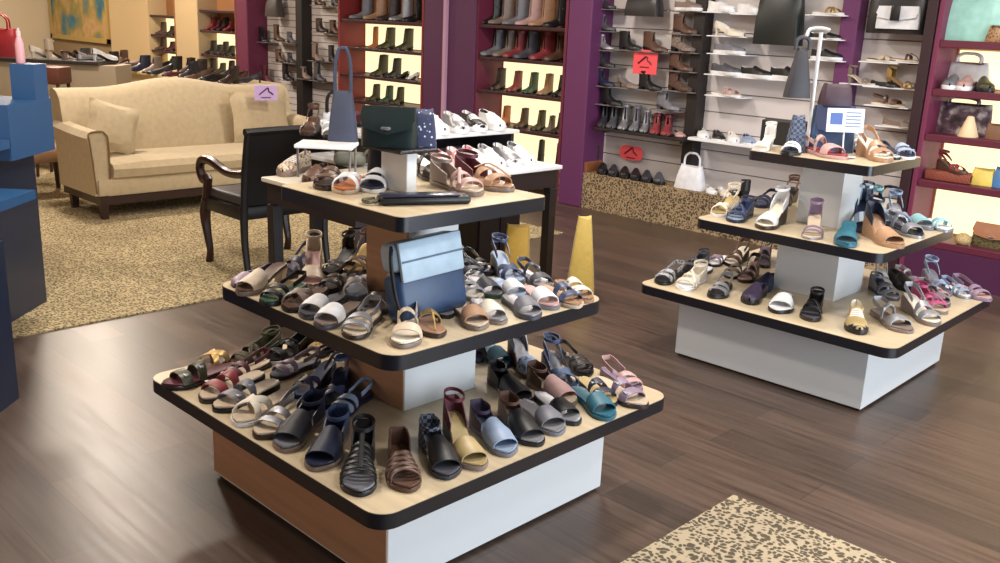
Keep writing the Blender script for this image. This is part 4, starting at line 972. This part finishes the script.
o_ = [c for c in bpy.data.objects if c.get('label', '').startswith('white flap clutch')][0]; obj('strap', MB().rbox(-.03, .03, -.062, -.052, .05, .145, .003), BK, o_)
wbag(278, 17, .28, .26, .14, mat((62, 52, 48), .5, 'leather'), name='handbag', label='dark taupe handbag hanging on the far left slat wall', taper=.7, handle=True, hh=.2)
q = PY(689, 189, SW-.16)
bag('tote_bag', 'white handbag with round handle standing on the leopard plinth', (q.x, SW-.15, .3055), .27, .19, .11, mat((226, 226, 232), .45, 'leather'), 0, .68, 'one', None, .09)
# plinth item behind the right display
q = PY(888, 210, SW-.14); bag('clutch', 'black bag with white frame on the plinth behind the right display', (q.x, SW-.14, .3055), .28, .17, .07, BK, radians(-10), .95, True, mat((214, 214, 208), .4, 'leather'), .08)
# plum case contents
def rx(px, z, y=yr):
    lo, hi = 0, 400
    for _ in range(20):
        mid = (lo+hi)/2
        if PY(px, mid, y).z > z: lo = mid
        else: hi = mid
    return PY(px, lo, y).x
bag('handbag', 'pale mint handbag on the top shelf of the plum case', (rx(968, zr[4]), yr, zr[4]+.001), .42, .27, .14, mat((150, 200, 190), .4, 'leather'), 0, .86, True)
bag('trinket_dish', 'small gold and brown ornament beside the mint bag', (rx(994, zr[4], yr-.07), yr-.08, zr[4]+.001), .10, .10, .06, mat((150, 110, 70), .4, 'snake'), 0, .6, None, cat='ornament')
bag('handbag', 'white handbag behind the round-toed shoes in the plum case', (rx(963, zr[3], yr+.1), yr+.13, zr[3]+.001), .28, .17, .10, mat((226, 222, 220), .4, 'leather'), 0, .85, True, None, .05)
bag('tote_bag', 'dark purple print tote on the third shelf of the plum case', (rx(957, zr[2], yr+.06), yr+.08, zr[2]+.001), .36, .20, .09, mat((96, 70, 84), .6, 'print'), 0, .98, True, None, .03)
obj_ = obj('lamp_cone', MB().lathe([(.06, 0), (.062, .006), (.035, .08), (.02, .125), (.012, .13)], 16), mat((226, 200, 160), .6), None, True, (rx(968, zr[2], yr-.06), yr-.07, zr[2]+.001)); obj_.name = 'felt_hat'; tag(obj_, 'small cream cone-shaped hat in front of the purple print tote', 'hat')
bag('wallet', 'brown wallet at the right of the third plum case shelf', (rx(995, zr[2], yr-.05), yr-.05, zr[2]+.001), .12, .10, .05, mat((120, 84, 60), .5, 'leather'), 0, .9, None)
tag(obj('woven_basket', MB().rbox(-.14, .14, -.07, .07, 0, .062, .012), mat((166, 84, 62), .7, 'weave'), None, True, (rx(949, zr[1], yr-.03), yr-.02, zr[1]+.001)), 'low red-brown woven basket on the lit shelf of the plum case', 'basket')
shoe('wedgex', 'red brown brown', 'red-brown looped sandal standing on the woven basket', (rx(943, zr[1])-.05, yr-.0, zr[1]+.0635), radians(-20), .8, None)
bag('pouch', 'yellow pouch right of the woven basket in the plum case', (rx(982, zr[1]), yr, zr[1]+.001), .16, .11, .09, mat((222, 196, 96), .5, 'leather'), 0, .7, None)
bag('pouch', 'blue pouch at the right end of the basket shelf', (rx(999, zr[1]), yr, zr[1]+.001), .10, .13, .08, mat((70, 120, 170), .5, 'leather'), 0, .6, None)
bag('handbag', 'olive and brown handbag on the bottom shelf of the plum case', (rx(993, zr[0]), yr, zr[0]+.001), .26, .15, .11, mat((96, 84, 52), .5, 'snake'), 0, .9, None, mat((150, 96, 60), .5, 'leather'))
tag(obj('ornament', MB().lathe([(.03, 0), (.045, .012), (.05, .03), (.042, .055), (.02, .07)], 14), mat((206, 176, 120), .5, 'cork'), None, True, (rx(964, zr[0], yr-.05), yr-.08, zr[0]+.001)), 'small round beige ornament on the bottom shelf of the plum case', 'ornament')
# signs with a shoe symbol
def heelmark(t, m, s, y):
    pts = [(-.5, -.1), (-.2, .12), (.12, .34), (.2, .1), (.34, .02), (.5, -.12)]
    obj('heel_symbol', MB().tube([(x*s, y, z*s) for x, z in pts], .05*s, 5), m, t); obj('caption_line', MB().box(-.35*s, .35*s, y-.001, y+.001, -.34*s, -.28*s), m, t, False)
def sign(label, px, py, w, h, col, yy=SW-.14, rnd=False, mk_=(90, 20, 34)):
    q = PY(px, py, yy); t = thing('sign', label, 'sign', (q.x, yy, q.z), 0)
    m = MB()
    if rnd: m.loft([[(w/2*math.copysign(abs(cos(a))**.6, cos(a)), y, h/2*math.copysign(abs(sin(a))**.6, sin(a))) for a in [2*pi*k/28 for k in range(28)]] for y in (0, .004)])
    else: m.rbox(-w/2, w/2, 0, .005, -h/2, h/2, .002)
    obj('card', m, mat(col, .5), t, False); obj('holder', MB().tube([(0, .006, 0), (0, .05, 0), (0, SW-yy-.002, .0)], .004, 5, sub=1), mat((180, 180, 185), .3), t); heelmark(t, mat(mk_, .5), w*.55, -.003)
sign('square coral red sign with a high-heel symbol among the ankle boots', 645, 62, .235, .19, (236, 84, 92))
sign('rounded coral red sign with a high-heel symbol above the black clogs', 631, 153, .235, .12, (236, 84, 92), SW-.05, True)
sg = PX(266, 93, -6.93)
t = thing('sign', 'lilac sign with a dark high-heel symbol resting at the right end of the sofa', 'sign', (sg.x, sg.y, sg.z), radians(80))
obj('card', MB().rbox(-.10, .10, 0, .005, -.062, .062, .002), mat((206, 176, 226), .5), t, False); heelmark(t, mat((70, 30, 80), .5), .12, -.003)
# ---- top of the right display: info sign, hanging bag stand, bags, box
zq = Z3+.0005
t = thing('sign_holder', 'white printed card in a clear holder on the right display top tier', 'sign', P(842, 158, Z3), (radians(-6), 0, radians(50)))
obj('card', MB().rbox(-.085, .085, -.002, .002, .112, .215, .001), mat((222, 230, 242), .4), t, False)
obj('photo', MB().box(-.07, -.015, -.0035, -.0021, .145, .195), mat((60, 90, 160), .4), t, False)
for k in range(5): obj('text_line', MB().box(.0, .07, -.0032, -.0021, .195-.015*k, .20-.015*k), mat((110, 120, 150), .5), t, False)
obj('foot', MB().rbox(-.05, .05, -.03, .03, 0.0005, .008, .003), mat((200, 205, 215), .2), t); obj('stem', MB().tube([(0, 0, .006), (0, .004, .115)], .004, 6, sub=1), mat((200, 205, 215), .2), t)
t = thing('bag_stand', 'white metal hook stand on the top box of the right display', 'stand', (BX-.11, BY-.07, zq))
SM = mat((214, 214, 216), .3, 'plain', .3)
obj('pole', MB().tube([(0, 0, .008), (0, 0, .53)], .009, 8, sub=1), SM, t); obj('hook_arm', MB().tube([(-.05, -.04, .50), (-.04, -.032, .54), (0, 0, .548), (.03, .02, .54)], .008, 6), SM, t); obj('foot', MB().lathe([(.045, 0), (.045, .008), (.012, .012)], 16), SM, t)
bag('hobo_bag', 'dark grey bag hanging from the white hook stand', (BX-.165, BY-.12, zq+.24), .12, .22, .07, mat((46, 44, 50), .5, 'leather'), radians(50), .35, 'one', None, .045)
bag('handbag', 'dark plum handbag behind the printed card on the right display', (BX-.05, BY+.03, Z3+.212), .15, .10, .09, mat((56, 34, 48), .5, 'leather'), radians(50), .8, None)
bag('handbag', 'navy blue denim bag behind the printed card on the right display', (BX-.05, BY+.03, Z3+.0005), .22, .21, .10, mat((52, 76, 112), .7, 'fabric'), radians(45), .8, None, mat((40, 50, 84), .7, 'fabric'))
bag('pouch', 'navy plaid pouch left of the printed card on the right display', (BX-.12, BY-.16, Z3+.0005), .09, .17, .06, mat((44, 56, 84), .7, 'plaid'), radians(50), .6, None)
t = thing('shoe_box', 'open black shoe box standing on edge on the right display top tier', 'box', P(786, 146, Z3+.0005), radians(8))
obj('box', MB().rbox(-.13, .13, -.01, .04, 0, .115, .004), mat((34, 32, 32), .6), t, False); obj('lid', MB().rbox(-.135, .135, .041, .06, 0, .12, .004), mat((48, 46, 46), .6), t, False)
# yellow bags under the table
bag('paper_bag', 'yellow carrier bag standing on the floor right of the black table leg', (-3.36, 4.16, .001), .17, .46, .12, mat((214, 184, 96), .6, 'fabric'), radians(40), .45, None)
bag('paper_bag', 'mustard yellow carrier bag on the floor between the black table legs', (-3.62, 3.88, .001), .16, .40, .12, mat((190, 150, 60), .6, 'fabric'), radians(40), .8, None)
# ------------------------------------------------------------ fixtures behind the sofa and at the far left
CRM = mat((206, 188, 156), .6)
t = thing('console_table', 'long cream console table crowded with dark shoes behind the sofa', 'table', (-10.3, 5.12, 0))
obj('tabletop', MB().rbox(-1.9, 1.9, -.32, .32, .78, .81, .006), CRM, t, False); obj('base', MB().box(-1.8, 1.8, -.27, .27, 0, .78), mat((190, 170, 138), .7), t, False)
nm = ['dbrown', 'black', 'brown', 'char', 'wine', 'black', 'taupe', 'navy', 'brown', 'dbrown', 'black', 'grey', 'brown', 'char']
kd = ['bootie', 'loafer', 'pump', 'bootie', 'flat', 'pump', 'bootie']
wn = {'dbrown': 'dark brown', 'char': 'charcoal', 'wine': 'wine red'}
for i in range(14):
    c_ = nm[i]; shoe(kd[i % 7], c_+' brown black', '%s shoe, %s from the right on the console behind the sofa' % (wn.get(c_, c_), ORD[i]), (-8.55-.27*i, 4.98, .8105), radians(-70-15*(i % 3)), 1.0, 'shoes on the console table')
for i in range(12):
    c_ = nm[(i*5+3) % 14]; shoe(kd[(i*3+2) % 7], c_+' dbrown black', '%s shoe, %s from the right in the console back row' % (wn.get(c_, c_), ORD[i]), (-8.60-.28*i, 5.28, .8105), radians(-100+20*(i % 3)), 1.0, 'shoes on the console table')
q = P(60, 60, 1.0)
t = thing('display_counter', 'beige counter with dark top and shoes on it, far left behind the sofa', 'counter', (q.x, q.y, 0), CY)
obj('top', MB().rbox(-1.5, .36, -.03, .42, .965, 1.0, .006), mat((52, 46, 46), .4), t, False); obj('cabinet', MB().box(-1.45, .50, .02, .40, 0, .964), mat((176, 160, 136), .7), t, False)
for i, (k_, c_, d_) in enumerate([('pump', 'cream silver white', 'cream pump'), ('heel', 'beige brown tan', 'beige strappy heel'), ('mule', 'taupe brown dbrown', 'brown mule'), ('flat', 'silver dbrown black', 'silver flat'), ('pump', 'white black black', 'white and black pump')]):
    qq = Vector((q.x, q.y, 1.0005))+Vector((cos(CY), sin(CY), 0))*(-.30+.145*i)+Vector((-sin(CY), cos(CY), 0))*.06; shoe(k_, c_, d_+', %s from the left on the dark counter top' % ORD[i], (qq.x, qq.y, qq.z), CY+radians(70), 1.1, 'shoes on the far counter')
qq = Vector((q.x, q.y, 0))+Vector((cos(CY), sin(CY), 0))*.12-Vector((-sin(CY), cos(CY), 0))*.45
t = thing('stool', 'small dark red-brown stool before the beige counter', 'stool', (qq.x, qq.y, 0), CY)
obj('seat', MB().rbox(-.13, .13, -.13, .13, .82, .97, .02), mat((96, 52, 40), .5), t)
for sx in (-1, 1):
    for sy in (-1, 1): obj('leg', MB().tube([(sx*.1, sy*.1, .83), (sx*.13, sy*.13, .002)], [.016, .014], 6), mat((60, 34, 28), .5), t)
qr = Vector((q.x, q.y, 1.0005))+Vector((cos(CY), sin(CY), 0))*(-.62)+Vector((-sin(CY), cos(CY), 0))*.16
# things by the blue fixture
q = P(20, 64, 1.2105) ; q = Vector(UV(-2.44, 4.53)+(1.21,))
q = Vector(UV(-2.365, 4.645)+(1.2225,))
t = thing('bottle', 'pink pump bottle standing on top of the blue fixture', 'bottle', q)
obj('body', MB().lathe([(.019, 0), (.021, .01), (.021, .09), (.014, .115), (.009, .125)], 14), mat((214, 160, 166), .35), t); obj('cap', MB().lathe([(.011, .125), (.011, .15), (.006, .152), (.006, .165)], 10), mat((224, 190, 190), .35), t)
b_ = Vector(UV(-2.95, 4.5)+(1.056,))
shoe('heel', 'cream beige taupe', 'cream strappy sandal on the upper ledge of the blue fixture', UV(-2.50, 4.50)+(1.056,), radians(-60), .9, 'sandals on the blue fixture')
shoe('wedge', 'black cream black', 'black wedge sandal on the upper ledge of the blue fixture', UV(-2.78, 4.45)+(1.056,), radians(-30), .9, 'sandals on the blue fixture')
c_ = UV(-2.06, 3.62)
shoe('sling', 'pink rose taupe', 'pink sandal on the middle ledge of the blue fixture', UV(-2.42, 4.02)+(.7005,), radians(-10), .9, 'sandals on the blue fixture')
shoe('slides', 'white black black', 'black and white sandal on the middle ledge of the blue fixture', UV(-2.34, 3.74)+(.7005,), radians(-6), .9, 'sandals on the blue fixture')
bag('handbag', 'red handbag on the dark counter at the far left picture edge', qr, .34, .26, .16, mat((150, 34, 44), .45, 'leather'), CY, .85, True)
# ------------------------------------------------------------ camera, light, view
cam = bpy.data.cameras.new('camera'); co = bpy.data.objects.new('camera', cam); C.objects.link(co)
cam.sensor_width = 36; cam.lens = CF*36/1000; cam.clip_start = .05; cam.clip_end = 60
Mx = Matrix((CR_, CU_, -FW)).transposed().to_4x4(); Mx.translation = EYE; co.matrix_world = Mx
bpy.context.scene.camera = co
def area(name, loc, tgt, sx, sy, power, col, spread=180):
    l = bpy.data.lights.new(name, 'AREA'); l.shape = 'RECTANGLE'; l.size = sx; l.size_y = sy; l.energy = power; l.color = col; l.spread = radians(spread)
    o = bpy.data.objects.new(name, l); C.objects.link(o); o.location = loc
    o.rotation_euler = (Vector(tgt)-Vector(loc)).to_track_quat('-Z', 'Y').to_euler(); return o
# daylight through the shop front (beyond the right and rear of the camera)
area('window_daylight', (3.3, 2.9, 1.0), (-3, 2.7, .7), 5.0, 1.7, 290, (.80, .90, 1.0))
area('added_unseen_fill', (-4.6, -2.4, 1.3), (-2.4, 2, .3), 3.2, 1.8, 34, (1, .60, .34))  # added unseen fill, tints the front display's left faces orange
for x, y, p, c_ in ((-2.2, 2.9, 55, (1, .93, .84)), (-1.6, 4.6, 42, (1, .93, .86)), (-4.6, 4.6, 55, (1, .90, .80)), (-7.2, 3.0, 60, (1, .88, .76)), (-9.5, 3.6, 70, (1, .87, .72)), (-11.6, 4.7, 90, (1, .87, .72)), (-14.5, 4.2, 70, (1, .86, .7)), (-3.6, 1.2, 60, (1, .90, .78)), (.2, 4.4, 42, (1, .93, .86)), (-.4, 2.2, 34, (1, .93, .86))):
    area('ceiling_lamp', (x, y, CEIL-.03), (x, y, 0), .35, .35, p, c_)
w = bpy.data.worlds.new('world'); bpy.context.scene.world = w; w.use_nodes = True
w.node_tree.nodes['Background'].inputs[0].default_value = (.75, .85, 1, 1); w.node_tree.nodes['Background'].inputs[1].default_value = .15
s = bpy.context.scene; s.view_settings.view_transform = 'Standard'; s.view_settings.look = 'None'; s.view_settings.exposure = 0.0; s.view_settings.gamma = 1
s.view_settings.use_curve_mapping = False
s.cycles.max_bounces = 6; s.cycles.use_denoising = True
